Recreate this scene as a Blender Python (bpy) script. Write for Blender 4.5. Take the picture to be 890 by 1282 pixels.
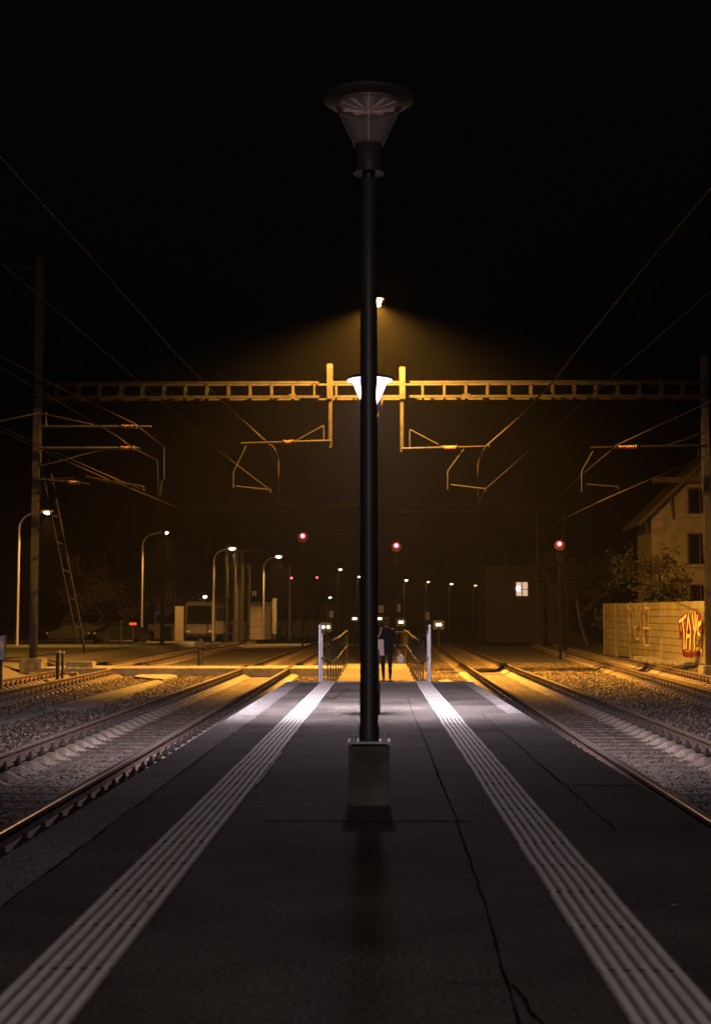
import bpy, bmesh, math, random
import numpy as np
from mathutils import Vector, Matrix

# ------------------------------------------------------------------ camera, world, exposure
for o in list(bpy.data.objects): bpy.data.objects.remove(o)
SC = bpy.context.scene
COL = SC.collection
R = math.radians
F = 1780.0                      # focal length in photo pixels (50 mm on a 24x36 frame held upright)
HY, VX = 782.0, 475.0           # horizon row and vanishing column of the platform
CZ = 1.0                        # eye height above the platform
PITCH = math.atan((HY - 641.0) / F)
YAW = math.atan((VX - 445.0) / F * math.cos(PITCH))
cam = bpy.data.cameras.new('camera'); CAM = bpy.data.objects.new('camera', cam); COL.objects.link(CAM)
CAM.location = (0, 0, CZ)
CAM.rotation_euler = (R(90) + PITCH, 0, YAW)
cam.sensor_fit = 'VERTICAL'; cam.sensor_height = 36.0; cam.lens = F / 1282.0 * 36.0
cam.clip_start = 0.1; cam.clip_end = 3000
cam.dof.use_dof = True; cam.dof.focus_distance = 16.0; cam.dof.aperture_fstop = 4.5
SC.camera = CAM
CAM_ROT = CAM.rotation_euler.to_matrix()

W = bpy.data.worlds.new('World'); SC.world = W; W.use_nodes = True
nt = W.node_tree; nt.nodes.clear()
wo = nt.nodes.new('ShaderNodeOutputWorld'); bg = nt.nodes.new('ShaderNodeBackground')
sk = nt.nodes.new('ShaderNodeTexSky'); sk.sky_type = 'NISHITA'; sk.sun_disc = False
sk.sun_elevation = R(-4.0); sk.sun_rotation = R(200); sk.altitude = 400; sk.dust_density = 3
hs = nt.nodes.new('ShaderNodeHueSaturation'); hs.inputs['Saturation'].default_value = 0.25
nt.links.new(sk.outputs[0], hs.inputs['Color']); nt.links.new(hs.outputs[0], bg.inputs[0])
bg.inputs[1].default_value = 0.075
nt.links.new(bg.outputs[0], wo.inputs[0])
SC.view_settings.view_transform = 'Standard'; SC.view_settings.look = 'None'
SC.view_settings.exposure = 0.0; SC.view_settings.gamma = 1.0
SC.cycles.use_denoising = True
SC.cycles.volume_bounces = 0; SC.cycles.max_bounces = 5; SC.cycles.diffuse_bounces = 2
SC.cycles.glossy_bounces = 2; SC.cycles.transparent_max_bounces = 8
SC.cycles.sample_clamp_indirect = 2.0; SC.cycles.sample_clamp_direct = 0
HAZE_DENSITY = 0.00018
SODIUM = (1.0, 0.43, 0.055); COOL = (1.0, 0.87, 0.95)
P_GLOW = 1500.0
P_SODIUM, P_LANTERN, P_BEHIND, P_STREET = 200000.0, 56000.0, 7400.0, 6500.0

def at(px, py, Y):
    """the point of the place seen at photo pixel (px, py) at distance Y down the line"""
    d = CAM_ROT @ Vector(((px - 445.0) / F, (641.0 - py) / F, -1.0))
    k = Y / d.y
    return Vector((d.x * k, Y, CZ + d.z * k))

# ------------------------------------------------------------------ materials
def mat(name, col=(.5,.5,.5), rough=.7, metal=0.0, noise=0.0, nscale=8.0, bump=0.0, bscale=40.0, emit=None, estr=0.0, col2=None, spec=0.5, trans=0.0, detail=6):
    m = bpy.data.materials.new(name); m.use_nodes = True
    t = m.node_tree; b = t.nodes['Principled BSDF']
    b.inputs['Base Color'].default_value = (*col, 1); b.inputs['Roughness'].default_value = rough
    b.inputs['Metallic'].default_value = metal; b.inputs['Specular IOR Level'].default_value = spec
    if trans: b.inputs['Transmission Weight'].default_value = trans
    tc = t.nodes.new('ShaderNodeTexCoord')
    if noise or col2:
        n = t.nodes.new('ShaderNodeTexNoise'); n.inputs['Scale'].default_value = nscale; n.inputs['Detail'].default_value = detail
        t.links.new(tc.outputs['Object'], n.inputs['Vector'])
        r = t.nodes.new('ShaderNodeValToRGB'); t.links.new(n.outputs['Fac'], r.inputs['Fac'])
        r.color_ramp.elements[0].position = .32; r.color_ramp.elements[1].position = .68
        c2 = col2 if col2 else tuple(min(1, c * (1 + noise)) for c in col)
        c1 = tuple(c * (1 - noise) for c in col) if not col2 else col
        r.color_ramp.elements[0].color = (*c1, 1); r.color_ramp.elements[1].color = (*c2, 1)
        t.links.new(r.outputs[0], b.inputs['Base Color'])
    if bump:
        n2 = t.nodes.new('ShaderNodeTexNoise'); n2.inputs['Scale'].default_value = bscale; n2.inputs['Detail'].default_value = 4
        t.links.new(tc.outputs['Object'], n2.inputs['Vector'])
        bp = t.nodes.new('ShaderNodeBump'); bp.inputs['Strength'].default_value = bump; bp.inputs['Distance'].default_value = .02
        t.links.new(n2.outputs['Fac'], bp.inputs['Height']); t.links.new(bp.outputs[0], b.inputs['Normal'])
    if emit:
        b.inputs['Emission Color'].default_value = (*emit, 1); b.inputs['Emission Strength'].default_value = estr
        try: m.cycles.emission_sampling = 'NONE'
        except Exception: pass
    return m

def asphalt(name, a, b_, rough=.85, spots=True, k=1.0):
    m = bpy.data.materials.new(name); m.use_nodes = True; t = m.node_tree; L = t.links.new
    p = t.nodes['Principled BSDF']; tc = t.nodes.new('ShaderNodeTexCoord')
    big = t.nodes.new('ShaderNodeTexNoise'); big.inputs['Scale'].default_value = .9; big.inputs['Detail'].default_value = 5; big.inputs['Roughness'].default_value = .65
    fine = t.nodes.new('ShaderNodeTexNoise'); fine.inputs['Scale'].default_value = 60; fine.inputs['Detail'].default_value = 3
    vor = t.nodes.new('ShaderNodeTexVoronoi'); vor.inputs['Scale'].default_value = 85
    for n in (big, fine, vor): L(tc.outputs['Object'], n.inputs['Vector'])
    mx = t.nodes.new('ShaderNodeMix'); mx.data_type = 'RGBA'
    mx.inputs['A'].default_value = (*a, 1); mx.inputs['B'].default_value = (*b_, 1)
    rr = t.nodes.new('ShaderNodeMapRange'); rr.inputs['From Min'].default_value = .35; rr.inputs['From Max'].default_value = .65
    L(big.outputs['Fac'], rr.inputs['Value']); L(rr.outputs[0], mx.inputs['Factor'])
    m2 = t.nodes.new('ShaderNodeMix'); m2.data_type = 'RGBA'; m2.blend_type = 'MULTIPLY'; m2.inputs['Factor'].default_value = 1
    r2 = t.nodes.new('ShaderNodeMapRange'); r2.inputs['From Min'].default_value = .3; r2.inputs['From Max'].default_value = .7
    r2.inputs['To Min'].default_value = .15; r2.inputs['To Max'].default_value = 2.4
    L(fine.outputs['Fac'], r2.inputs['Value']); L(mx.outputs['Result'], m2.inputs['A']); L(r2.outputs[0], m2.inputs['B'])
    L(m2.outputs['Result'], p.inputs['Base Color']); p.inputs['Roughness'].default_value = rough
    p.inputs['Specular IOR Level'].default_value = .4
    bp = t.nodes.new('ShaderNodeBump'); bp.inputs['Strength'].default_value = .7 * k; bp.inputs['Distance'].default_value = .006
    L(vor.outputs['Distance'], bp.inputs['Height']); L(bp.outputs[0], p.inputs['Normal'])
    return m

def stone_mat(k=1.0, name='ballast_stone'):
    m = bpy.data.materials.new(name); m.use_nodes = True; t = m.node_tree; L = t.links.new
    p = t.nodes['Principled BSDF']; oi = t.nodes.new('ShaderNodeObjectInfo'); r = t.nodes.new('ShaderNodeValToRGB')
    e = r.color_ramp.elements; e[0].color = (.020, .015, .011, 1); e[1].color = (.22, .165, .12, 1); e[1].position = 1
    x = e.new(.55); x.color = (.06, .044, .032, 1)
    for q in e: q.color = (*[c*k for c in q.color[:3]], 1)
    L(oi.outputs['Random'], r.inputs[0]); L(r.outputs[0], p.inputs['Base Color']); p.inputs['Roughness'].default_value = .75
    return m

M = dict(
    asphalt=asphalt('asphalt', (.026,.023,.020), (.076,.068,.062)),
    asphalt_new=asphalt('asphalt_patch', (.05,.045,.042), (.085,.077,.072)),
    edge=asphalt('edge_concrete', (.10,.095,.095), (.17,.16,.16), k=.6),
    path=asphalt('path_asphalt', (.045,.038,.032), (.072,.062,.052), k=.5),
    road=asphalt('road_asphalt', (.025,.025,.025), (.045,.045,.045)),
    concrete=mat('concrete', (.065,.06,.055), .9, noise=0, col2=(.17,.158,.145), nscale=5, bump=.5, bscale=60),
    pale=mat('pale_concrete', (.12,.11,.10), .85, col2=(.22,.205,.19), nscale=4, bump=.3),
    ground=mat('gravel_ground', (.03,.027,.023), .95, col2=(.11,.10,.085), nscale=22, bump=1.0, bscale=30, detail=10),
    soil=mat('grassy_soil', (.025,.03,.014), .95, col2=(.09,.085,.045), nscale=3, bump=1, bscale=20, detail=10),
    stone=stone_mat(), oily=stone_mat(.42, 'oily_ballast_stone'),
    railweb=mat('rusty_rail', (.06,.042,.034), .6, metal=.2, col2=(.13,.09,.07), nscale=9),
    railtop=mat('polished_rail_top', (.50,.48,.46), .30, metal=.9),
    sleeper=mat('steel_sleeper', (.085,.065,.05), .5, metal=.25, col2=(.15,.118,.09), nscale=7, bump=.3),
    darkmetal=mat('dark_painted_metal', (.014,.014,.016), .45, metal=.2, bump=.08, bscale=30),
    ringpaint=mat('ring_paint', (.14,.10,.07), .5),
    leafdark=mat('dark_leaf', (.010,.013,.005), .8, col2=(.025,.028,.010), nscale=2, spec=.1),
    canopy=mat('grey_lantern_paint', (.045,.04,.038), .5),
    polepaint=mat('dark_pole_paint', (.035,.034,.034), .45, bump=.08, bscale=30),
    fardark=mat('dimmed_steel', (.006,.006,.006), 1.0, spec=0.05),  # near-black steel copy: dimness of far, little-lit parts is put into the colour
    galv=mat('galvanised_steel', (.34,.34,.34), .5, metal=.55, col2=(.5,.5,.5), nscale=14),
    beam=mat('weathered_steel', (.008,.007,.006), .85, metal=.0, spec=.08, col2=(.017,.015,.013), nscale=6),
    mast=mat('mast_steel', (.018,.016,.014), .7, metal=.1, col2=(.040,.035,.03), nscale=5),
    insul=mat('brown_insulator', (.16,.07,.03), .25),
    wire=mat('copper_wire', (.030,.02,.014), .8, spec=.15),
    wiredk=mat('dimmed_wire', (.018,.014,.011), .8),  # darker copy of the wire: lack of light is put into the colour
    bars=mat('tactile_bar_paint', (.60,.60,.61), .6, col2=(.80,.80,.81), nscale=24, bump=.2),
    groove=mat('tactile_base', (.15,.12,.125), .8, col2=(.25,.205,.21), nscale=16, bump=.3),
    seam=mat('bitumen_seam', (.012,.011,.010), 1.0, spec=0.0),
    scrape=mat('worn_paint', (.5,.48,.46), .7),
    white=mat('white_paint', (.7,.69,.66), .5, noise=.08),
    tarp=mat('cream_render', (.12,.105,.08), .9, col2=(.18,.158,.125), nscale=2, bump=.3),
    wallpanel=mat('noise_barrier_panel', (.12,.105,.07), .85, col2=(.20,.175,.115), nscale=1.2, bump=.2),
    wood=mat('dark_timber', (.05,.03,.02), .8, noise=.3),
    roof=mat('roof_tiles', (.03,.018,.014), .9, noise=.3),
    glassdk=mat('dark_glass', (.006,.006,.007), .15),
    leaf=mat('leaf', (.020,.022,.008), .8, col2=(.05,.042,.018), nscale=2, spec=.15),
    leafdry=mat('autumn_leaf', (.10,.06,.02), .7, col2=(.20,.11,.03), nscale=2),
    bark=mat('bark', (.05,.04,.03), .9, noise=.4, nscale=10),
    cloth=mat('black_coat', (.006,.006,.008), .9),
    trousers=mat('dark_trousers', (.008,.009,.014), .9),
    skin=mat('skin', (.45,.27,.19), .6),
    hair=mat('brown_hair', (.05,.025,.012), .55, noise=.4, nscale=30),
    tote=mat('canvas_tote', (.70,.62,.62), .9, noise=.1),
    plastic=mat('pale_plastic_bag', (.80,.80,.86), .4, bump=.8, bscale=12),
    paintred=mat('red_spray_paint', (.10,.005,.008), .8, noise=.3, nscale=3),
    paintcream=mat('cream_spray_paint', (.60,.50,.26), .8, noise=.12, nscale=3),
    paintbrown=mat('faded_brown_paint', (.10,.05,.03), .8),
    paintpale=mat('faded_pale_paint', (.42,.36,.25), .8),
    orange=mat('orange_sign_face', (.75,.12,.03), .6, emit=(1,.2,.05), estr=.15),
    red=mat('red_lamp', (.2,0,0), .4, emit=(1.0,.02,.05), estr=60),
    redcore=mat('red_lamp_core', (.5,.1,.1), .4, emit=(1.0,.16,.20), estr=9),
    redring=mat('signal_ring', (.10,.02,.02), .6),
    dwarf=mat('dwarf_lamp', (.8,.8,.8), .4, emit=(.85,1.0,.92), estr=6),
    sodium=mat('sodium_lamp', (1,.7,.3), .4, emit=(1.0,.70,.34), estr=60),
    street=mat('street_lamp_glass', (1,.8,.6), .4, emit=(1.0,.74,.50), estr=14),
    streetw=mat('pale_lamp_glass', (1,1,.9), .4, emit=(1.0,.93,.72), estr=6),
    streety=mat('yellow_lamp_glass', (1,.9,.5), .4, emit=(1.0,.72,.25), estr=3),
    bulb=mat('metal_halide_tube', (1,1,1), .4, emit=(.80,.80,1.0), estr=60),
    lit=mat('lit_window', (.8,.7,.6), .5, emit=(1.0,.72,.50), estr=.55),
    litdim=mat('dim_window', (.5,.3,.1), .5, emit=(1.0,.45,.12), estr=.10),
    litwhite=mat('lit_display', (.8,.8,.9), .5, emit=(.78,.84,1.0), estr=1.6),
    bus=mat('bus_paint', (.20,.19,.165), .4, spec=.5),
    car1=mat('dark_car_paint', (.012,.012,.015), .5, spec=.15), car2=mat('grey_car_paint', (.006,.006,.006), .35),
    rubber=mat('rubber', (.015,.015,.015), .8),
    headlight=mat('headlight', (.8,.8,1), .3, emit=(.7,.75,1.0), estr=8),
    reflector=mat('lantern_reflector', (.80,.72,.76), .14, metal=1.0),
    kiosk=mat('kiosk_panel', (.17,.145,.10), .7, noise=.15, nscale=2),
)
def cone_glass(name, emit=None, estr=0):
    m = bpy.data.materials.new(name); m.use_nodes = True; t = m.node_tree; t.nodes.clear(); L = t.links.new
    o = t.nodes.new('ShaderNodeOutputMaterial'); mx = t.nodes.new('ShaderNodeMixShader'); mx.inputs[0].default_value = .20
    tr = t.nodes.new('ShaderNodeBsdfTransparent'); tr.inputs[0].default_value = (.9,.85,.87,1)
    g = t.nodes.new('ShaderNodeBsdfPrincipled'); g.inputs['Base Color'].default_value = (.8,.66,.66,1); g.inputs['Roughness'].default_value = .25
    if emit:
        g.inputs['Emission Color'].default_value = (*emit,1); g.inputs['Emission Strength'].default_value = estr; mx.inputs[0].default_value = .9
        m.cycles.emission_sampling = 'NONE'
    if not emit:
        tl = t.nodes.new('ShaderNodeBsdfTranslucent'); tl.inputs[0].default_value = (.85,.68,.66,1)
        m3 = t.nodes.new('ShaderNodeMixShader'); m3.inputs[0].default_value = .25; L(g.outputs[0], m3.inputs[1]); L(tl.outputs[0], m3.inputs[2])
        L(tr.outputs[0], mx.inputs[1]); L(m3.outputs[0], mx.inputs[2]); L(mx.outputs[0], o.inputs[0]); return m
    L(tr.outputs[0], mx.inputs[1]); L(g.outputs[0], mx.inputs[2]); L(mx.outputs[0], o.inputs[0])
    return m
M['coneglass'] = cone_glass('lantern_glass')
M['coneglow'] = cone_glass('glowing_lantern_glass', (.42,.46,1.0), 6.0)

# ------------------------------------------------------------------ mesh helpers
class MB:
    def __init__(s): s.v = []; s.f = []; s.m = []; s.mats = []
    def _mi(s, m):
        if m is None: return 0
        if m not in s.mats: s.mats.append(m)
        return s.mats.index(m)
    def add(s, vs, fs, m=None):
        b = len(s.v); s.v += [tuple(v) for v in vs]; k = s._mi(m)
        for f in fs: s.f.append([b + i for i in f]); s.m.append(k)
    def box(s, x0, x1, y0, y1, z0, z1, m=None):
        s.add([(x0,y0,z0),(x1,y0,z0),(x1,y1,z0),(x0,y1,z0),(x0,y0,z1),(x1,y0,z1),(x1,y1,z1),(x0,y1,z1)],
              [(0,3,2,1),(4,5,6,7),(0,1,5,4),(1,2,6,5),(2,3,7,6),(3,0,4,7)], m)
    def cbox(s, c, sx, sy, sz, m=None, ch=0.0):
        x, y, z = c; hx, hy, hz = sx/2, sy/2, sz/2
        if not ch: return s.box(x-hx, x+hx, y-hy, y+hy, z-hz, z+hz, m)
        bm = bmesh.new(); bmesh.ops.create_cube(bm, size=1)
        for v in bm.verts: v.co = Vector((x + v.co.x*sx, y + v.co.y*sy, z + v.co.z*sz))
        bmesh.ops.bevel(bm, geom=bm.edges[:], offset=ch, segments=2, affect='EDGES')
        s.bm(bm, m)
    def bm(s, bm, m=None):
        bm.verts.index_update(); s.add([v.co[:] for v in bm.verts], [[v.index for v in f.verts] for f in bm.faces], m); bm.free()
    def bar(s, a, b, w, h=None, m=None, up=(0,0,1)):
        a, b = Vector(a), Vector(b); h = h or w; d = (b-a).normalized(); u = Vector(up)
        if abs(d.dot(u)) > .98: u = Vector((0,1,0))
        x = d.cross(u).normalized() * (w/2); y = x.cross(d).normalized() * (h/2)
        vs = [p + i*x + j*y for p in (a, b) for i, j in ((-1,-1),(1,-1),(1,1),(-1,1))]
        s.add(vs, [(0,3,2,1),(4,5,6,7),(0,1,5,4),(1,2,6,5),(2,3,7,6),(3,0,4,7)], m)
    def tube(s, pts, r, n=10, m=None, cap=True):
        pts = [Vector(p) for p in pts]; rs = r if isinstance(r, (list, tuple)) else [r]*len(pts)
        rings = []; pu = None
        for i, p in enumerate(pts):
            d = (pts[min(i+1, len(pts)-1)] - pts[max(i-1, 0)])
            d = d.normalized() if d.length > 1e-9 else Vector((0,0,1))
            if pu is None: u = d.orthogonal().normalized()
            else:
                u = pu - d * pu.dot(d); u = u.normalized() if u.length > 1e-6 else d.orthogonal().normalized()
            pu = u; w = d.cross(u)
            rings.append([p + (u*math.cos(2*math.pi*k/n) + w*math.sin(2*math.pi*k/n)) * rs[i] for k in range(n)])
        vs = [v for ring in rings for v in ring]; fs = []
        for i in range(len(rings)-1):
            for k in range(n): fs.append((i*n+k, i*n+(k+1)%n, (i+1)*n+(k+1)%n, (i+1)*n+k))
        if cap: fs.append(tuple(reversed(range(n)))); fs.append(tuple((len(rings)-1)*n+k for k in range(n)))
        s.add(vs, fs, m)
    def lathe(s, c, prof, n=32, m=None, axis='z', close=False):
        c = Vector(c); vs = []
        for (r, h) in prof:
            for k in range(n):
                a = 2*math.pi*k/n
                if axis == 'z': vs.append(c + Vector((r*math.cos(a), r*math.sin(a), h)))
                elif axis == 'y': vs.append(c + Vector((r*math.cos(a), h, r*math.sin(a))))
                else: vs.append(c + Vector((h, r*math.cos(a), r*math.sin(a))))
        fs = []
        for i in range(len(prof)-1):
            for k in range(n): fs.append((i*n+k, i*n+(k+1)%n, (i+1)*n+(k+1)%n, (i+1)*n+k))
        s.add(vs, fs, m)
    def poly(s, pts, m=None): s.add(pts, [tuple(range(len(pts)))], m)
    def slab(s, outline, z0, z1, m=None):
        n = len(outline); vs = [(x,y,z0) for x,y in outline] + [(x,y,z1) for x,y in outline]
        s.add(vs, [tuple(reversed(range(n))), tuple(range(n, 2*n))] + [(i,(i+1)%n,n+(i+1)%n,n+i) for i in range(n)], m)
    def build(s, name, m=None, parent=None, smooth=False, loc=None):
        me = bpy.data.meshes.new(name); off = Vector(loc) if loc is not None else Vector((0,0,0))
        par = wpos(parent) if parent is not None else Vector((0,0,0))
        base = off if loc is not None else par
        me.from_pydata([tuple(Vector(v) - base) for v in s.v], [], s.f)
        ms = s.mats if s.mats else [m]
        for q in ms: me.materials.append(q)
        if s.mats: me.polygons.foreach_set('material_index', s.m)
        if smooth: me.polygons.foreach_set('use_smooth', [True]*len(me.polygons))
        me.update()
        bm = bmesh.new(); bm.from_mesh(me); bmesh.ops.recalc_face_normals(bm, faces=bm.faces); bm.to_mesh(me); bm.free()
        if smooth:
            try: me.set_sharp_from_angle(angle=R(40))
            except Exception: pass
        o = bpy.data.objects.new(name, me); COL.objects.link(o)
        if parent is not None: o.parent = parent; o.location = base - par
        else: o.location = base
        return o
def wpos(o):
    p = Vector(o.location)
    while o.parent is not None: o = o.parent; p += Vector(o.location)
    return p
def tag(o, label=None, cat=None, group=None, kind=None):
    if label: o['label'] = label
    if cat: o['category'] = cat
    if group: o['group'] = group
    if kind: o['kind'] = kind
    return o
def thing(name, loc, label, cat, group=None):
    e = bpy.data.objects.new(name, None); COL.objects.link(e); e.location = loc; e.empty_display_size = .2
    return tag(e, label, cat, group)
def copy_tree(o, parent=None):
    c = o.copy(); COL.objects.link(c); c.parent = parent
    for ch in list(o.children): copy_tree(ch, c)
    return c
def light(name, kind, loc, color, power, size=.1, spot=None, blend=.5, aim=None, parent=None):
    l = bpy.data.lights.new(name, kind); l.color = color; l.energy = power; l.shadow_soft_size = size
    o = bpy.data.objects.new(name, l); COL.objects.link(o)
    par = wpos(parent) if parent is not None else Vector((0,0,0))
    o.location = Vector(loc) - par; o.parent = parent
    if kind == 'SPOT':
        l.spot_size = R(spot); l.spot_blend = blend
        o.rotation_euler = (Vector(aim) if aim else Vector((0,0,-1))).to_track_quat('-Z','Y').to_euler()
    return o

# ------------------------------------------------------------------ lines of the tracks
RZ = -0.42       # rail top
BZ = -0.695      # ballast
def xL1(y): return -3.28 - .0096*y
def xR1(y): return 3.017 + .0157*y + (7e-5*(y-50)**2 if y > 50 else 0)
def xL2(y):
    if y < 75: return -7.62 - .039*y
    t = y - 75; return -10.545 - .039*t + .00034*t*t if t < 60 else -10.545 - .039*60 + .00034*3600 + (.0018)*(t-60)
def xR2(y):
    if y < 60: return 6.0 + .06*y
    return 9.6 + .06*(y-60) + (4e-5*(y-60)**2)
TR = dict(L1=xL1, R1=xR1, L2=xL2, R2=xR2)
def sm(a, b, x):
    t = max(0, min(1, (x-a)/(b-a))); return t*t*(3-2*t)
def gz(x, y):
    """ground height"""
    z = BZ
    xl = xL2(y) - 1.9; xr = xR2(y) + 1.6
    if x < xl: z += .35 * sm(0, 1.2, xl - x)
    if x > xr: z += .25 * sm(0, 1.5, x - xr)
    if y > 60: z += .0
    return z

# ------------------------------------------------------------------ setting
def grid_sheet(name, xs, ys, zf, m, kind='structure'):
    b = MB(); nx = len(xs)
    vs = [(x, y, zf(x, y)) for y in ys for x in xs]
    fs = [(j*nx+i, j*nx+i+1, (j+1)*nx+i+1, (j+1)*nx+i) for j in range(len(ys)-1) for i in range(nx-1)]
    b.add(vs, fs); o = b.build(name, m, smooth=True); o['kind'] = kind; return o
xs = [-420,-250,-150,-90,-60,-45,-35,-28,-22] + [round(-18+.35*i, 3) for i in range(int(36/.35)+1)] + [19,22,28,36,50,70,100,150,250,420]
ys = [-25,-15,-8] + [round(-4+1.2*i, 2) for i in range(110)] + [135,145,160,180,210,250,300,380,480,700]
grid_sheet('ground', xs, ys, gz, M['ground'])

# grassy verges either side
grid_sheet('verge', [-60,-45,-35,-28,-24,-21,-19,-17,-15.5,-14.6], [20+3*i for i in range(30)], lambda x,y: -.30 + .02*math.sin(x*2.1+y*.7), M['soil'])
# street on the left behind the tracks
def strip(name, line, w, z, m):
    b = MB(); vs = []; n = len(line)
    for (x, y) in line: vs += [(x-w/2, y, z), (x+w/2, y, z)]
    b.add(vs, [(2*i, 2*i+1, 2*i+3, 2*i+2) for i in range(n-1)]); o = b.build(name, m); o['kind'] = 'structure'; return o
strip('road', [(-34,70),(-29,95),(-24,112),(-20,130),(-16.5,150),(-14,180),(-12,230),(-10,330)], 9, -.24, M['road'])
b = MB(); b.box(-30,-17.5,101.5,109,-.31,-.20); o = b.build('pavement', M['path']); o['kind'] = 'structure'

# platform
PX, PY0, PY1 = 1.62, -14.0, 25.1
b = MB()
b.box(-PX, PX, PY0, PY1, -.8, 0.0)
o = b.build('platform', M['asphalt']); o['kind'] = 'structure'
def sheet(name, outline, z, m, kind='structure'):
    b = MB(); b.poly([(x, y, z) for x, y in outline]); o = b.build(name, m); o['kind'] = kind; return o
rnd = random.Random(4)
def jag(x, y0, y1, step, amp):
    n = int((y1-y0)/step); return [(x + rnd.uniform(-amp, amp), y0 + (y1-y0)*i/n) for i in range(n+1)]
lft = jag(-1.335, PY0, PY1, .8, .012)
sheet('platform_edge_strip', [(-PX+.002, PY0), *lft, (-PX+.002, PY1)], .004, M['edge'])
rgt = jag(1.43, 16.2, PY1, .8, .012)
sheet('platform_edge_strip', [*rgt, (PX-.002, PY1), (PX-.002, 16.2)], .004, M['edge'])
sheet('asphalt_patch', [(1.145,9.0), (PX-.002,9.0), (PX-.002,16.15), (1.145,16.15)], .004, M['asphalt_new'])
sheet('asphalt_patch', [(-.60,7.35),(.47,7.35),(.47,8.62),(-.60,8.62)], .004, M['asphalt_new'])
sheet('platform_edge_strip', [(-1.33,24.3),(1.42,24.3),(1.42,PY1-.002),(-1.33,PY1-.002)], .0045, M['edge'])
def crack(name, pts, w, z=.009, amp=.012, m='seam'):
    b = MB(); P = []
    for i in range(len(pts)-1):
        (x0,y0),(x1,y1) = pts[i], pts[i+1]; n = max(2, int(math.hypot(x1-x0,y1-y0)/.12))
        for k in range(n): P.append((x0+(x1-x0)*k/n + rnd.uniform(-amp,amp), y0+(y1-y0)*k/n + rnd.uniform(-amp,amp)))
    P.append(pts[-1]); vs = []
    for i, (x, y) in enumerate(P):
        a = P[max(0,i-1)]; c = P[min(len(P)-1,i+1)]; dx, dy = c[0]-a[0], c[1]-a[1]; l = math.hypot(dx,dy) or 1
        ww = w*rnd.uniform(.35,1.1); vs += [(x-dy/l*ww/2, y+dx/l*ww/2, z), (x+dy/l*ww/2, y-dx/l*ww/2, z)]
    b.add(vs, [(2*i,2*i+1,2*i+3,2*i+2) for i in range(len(P)-1)]); o = b.build(name, M[m]); o['kind'] = 'structure'
def gp(px, py, z=0.0):
    d = CAM_ROT @ Vector(((px-445)/F, (641-py)/F, -1)); k = (z-CZ)/d.z; return (d.x*k, d.y*k)
crack('asphalt_crack', [gp(*p) for p in ((510,874),(519,900),(533,930),(547,968),(572,1030),(605,1130),(628,1215),(652,1290))], .009, amp=.004)
crack('asphalt_crack', [(-1.335, 5),(-1.335,25)], .007, amp=.008)
crack('asphalt_crack', [(1.145, 7),(1.145,16.15)], .007, amp=.008)
crack('asphalt_crack', [(1.145,16.15),(1.43,16.2),(1.43,25)], .007, amp=.008)
crack('asphalt_crack', [gp(395,868),(-.62,19.2),gp(437,862)], .016, amp=.02)
crack('asphalt_crack', [gp(690,1290),gp(640,1236),gp(560,1234)], .010, amp=.02)
crack('paint_scrape', [gp(352,945),gp(322,985)], .014, z=.0175, amp=.005, m='scrape')

lb = MB(); rl = random.Random(11)
for k in range(130):
    x, y = rl.uniform(-1.7, 1.7), rl.uniform(3, 25); s_ = rl.uniform(.006, .018); a = rl.uniform(0, 6.28); zz = .0175 if .6 < abs(x) < 1.03 else .009
    P = [(x + s_*math.cos(a + t_*1.2566)*rl.uniform(.6,1.2), y + s_*math.sin(a + t_*1.2566)*rl.uniform(.6,1.2), zz + rl.uniform(0,.004)) for t_ in range(5)]
    lb.add(P, [(0,1,2,3,4)], M['scrape'] if k % 3 == 0 else M['leafdry'])
o = lb.build('litter'); o['kind'] = 'stuff'; o['label'] = 'tiny leaves and gum specks scattered on the platform'

# footpath: ramp down from the platform end, level stretch, then it turns left over the tracks
def path_z(y):
    if y < 30: return -.08 * (y-25.1)
    if y < 46: return -.392 + .06*sm(36, 46, y)
    return -.34
b = MB(); yy = [25.1, 26, 27, 28, 29, 29.6, 30, 31, 33, 36, 39, 42, 44, 46, 49.2]
vs = []
for y in yy: vs += [(-1.15, y, path_z(y)), (1.0, y, path_z(y))]
for y in yy: vs += [(-1.15, y, -.8), (1.0, y, -.8)]
n = len(yy)
fs = [(2*i,2*i+1,2*i+3,2*i+2) for i in range(n-1)] + [(2*i,2*i+2,2*n+2*i+2,2*n+2*i) for i in range(n-1)] + [(2*i+1,2*i+3,2*n+2*i+3,2*n+2*i+1) for i in range(n-1)] + [(2*n-2,2*n-1,4*n-1,4*n-2)]
b.add(vs, fs); o = b.build('footpath', M['path'], smooth=False); o['kind'] = 'structure'
# crossing boards (deck flush with the rails, cut round each rail)
def deck(x0, x1): 
    b = MB(); b.box(x0, x1, 46.1, 49.2, -.66, -.405); return b
cuts = []
for k in ('L1','L2'):
    c = TR[k](47.6); cuts += [c-.7525, c+.7525]
cuts.sort(); seg = []; x = -11.05
for c in cuts: seg.append((x, c-.09)); x = c+.09
seg.append((x, -1.16))
t = thing('level_crossing_deck', (-6, 47.6, -.66), 'pale level crossing deck laid across the two left tracks', 'level crossing')
for (a, c) in seg: deck(a, c).build('deck_panel', M['pale'], t)

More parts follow.
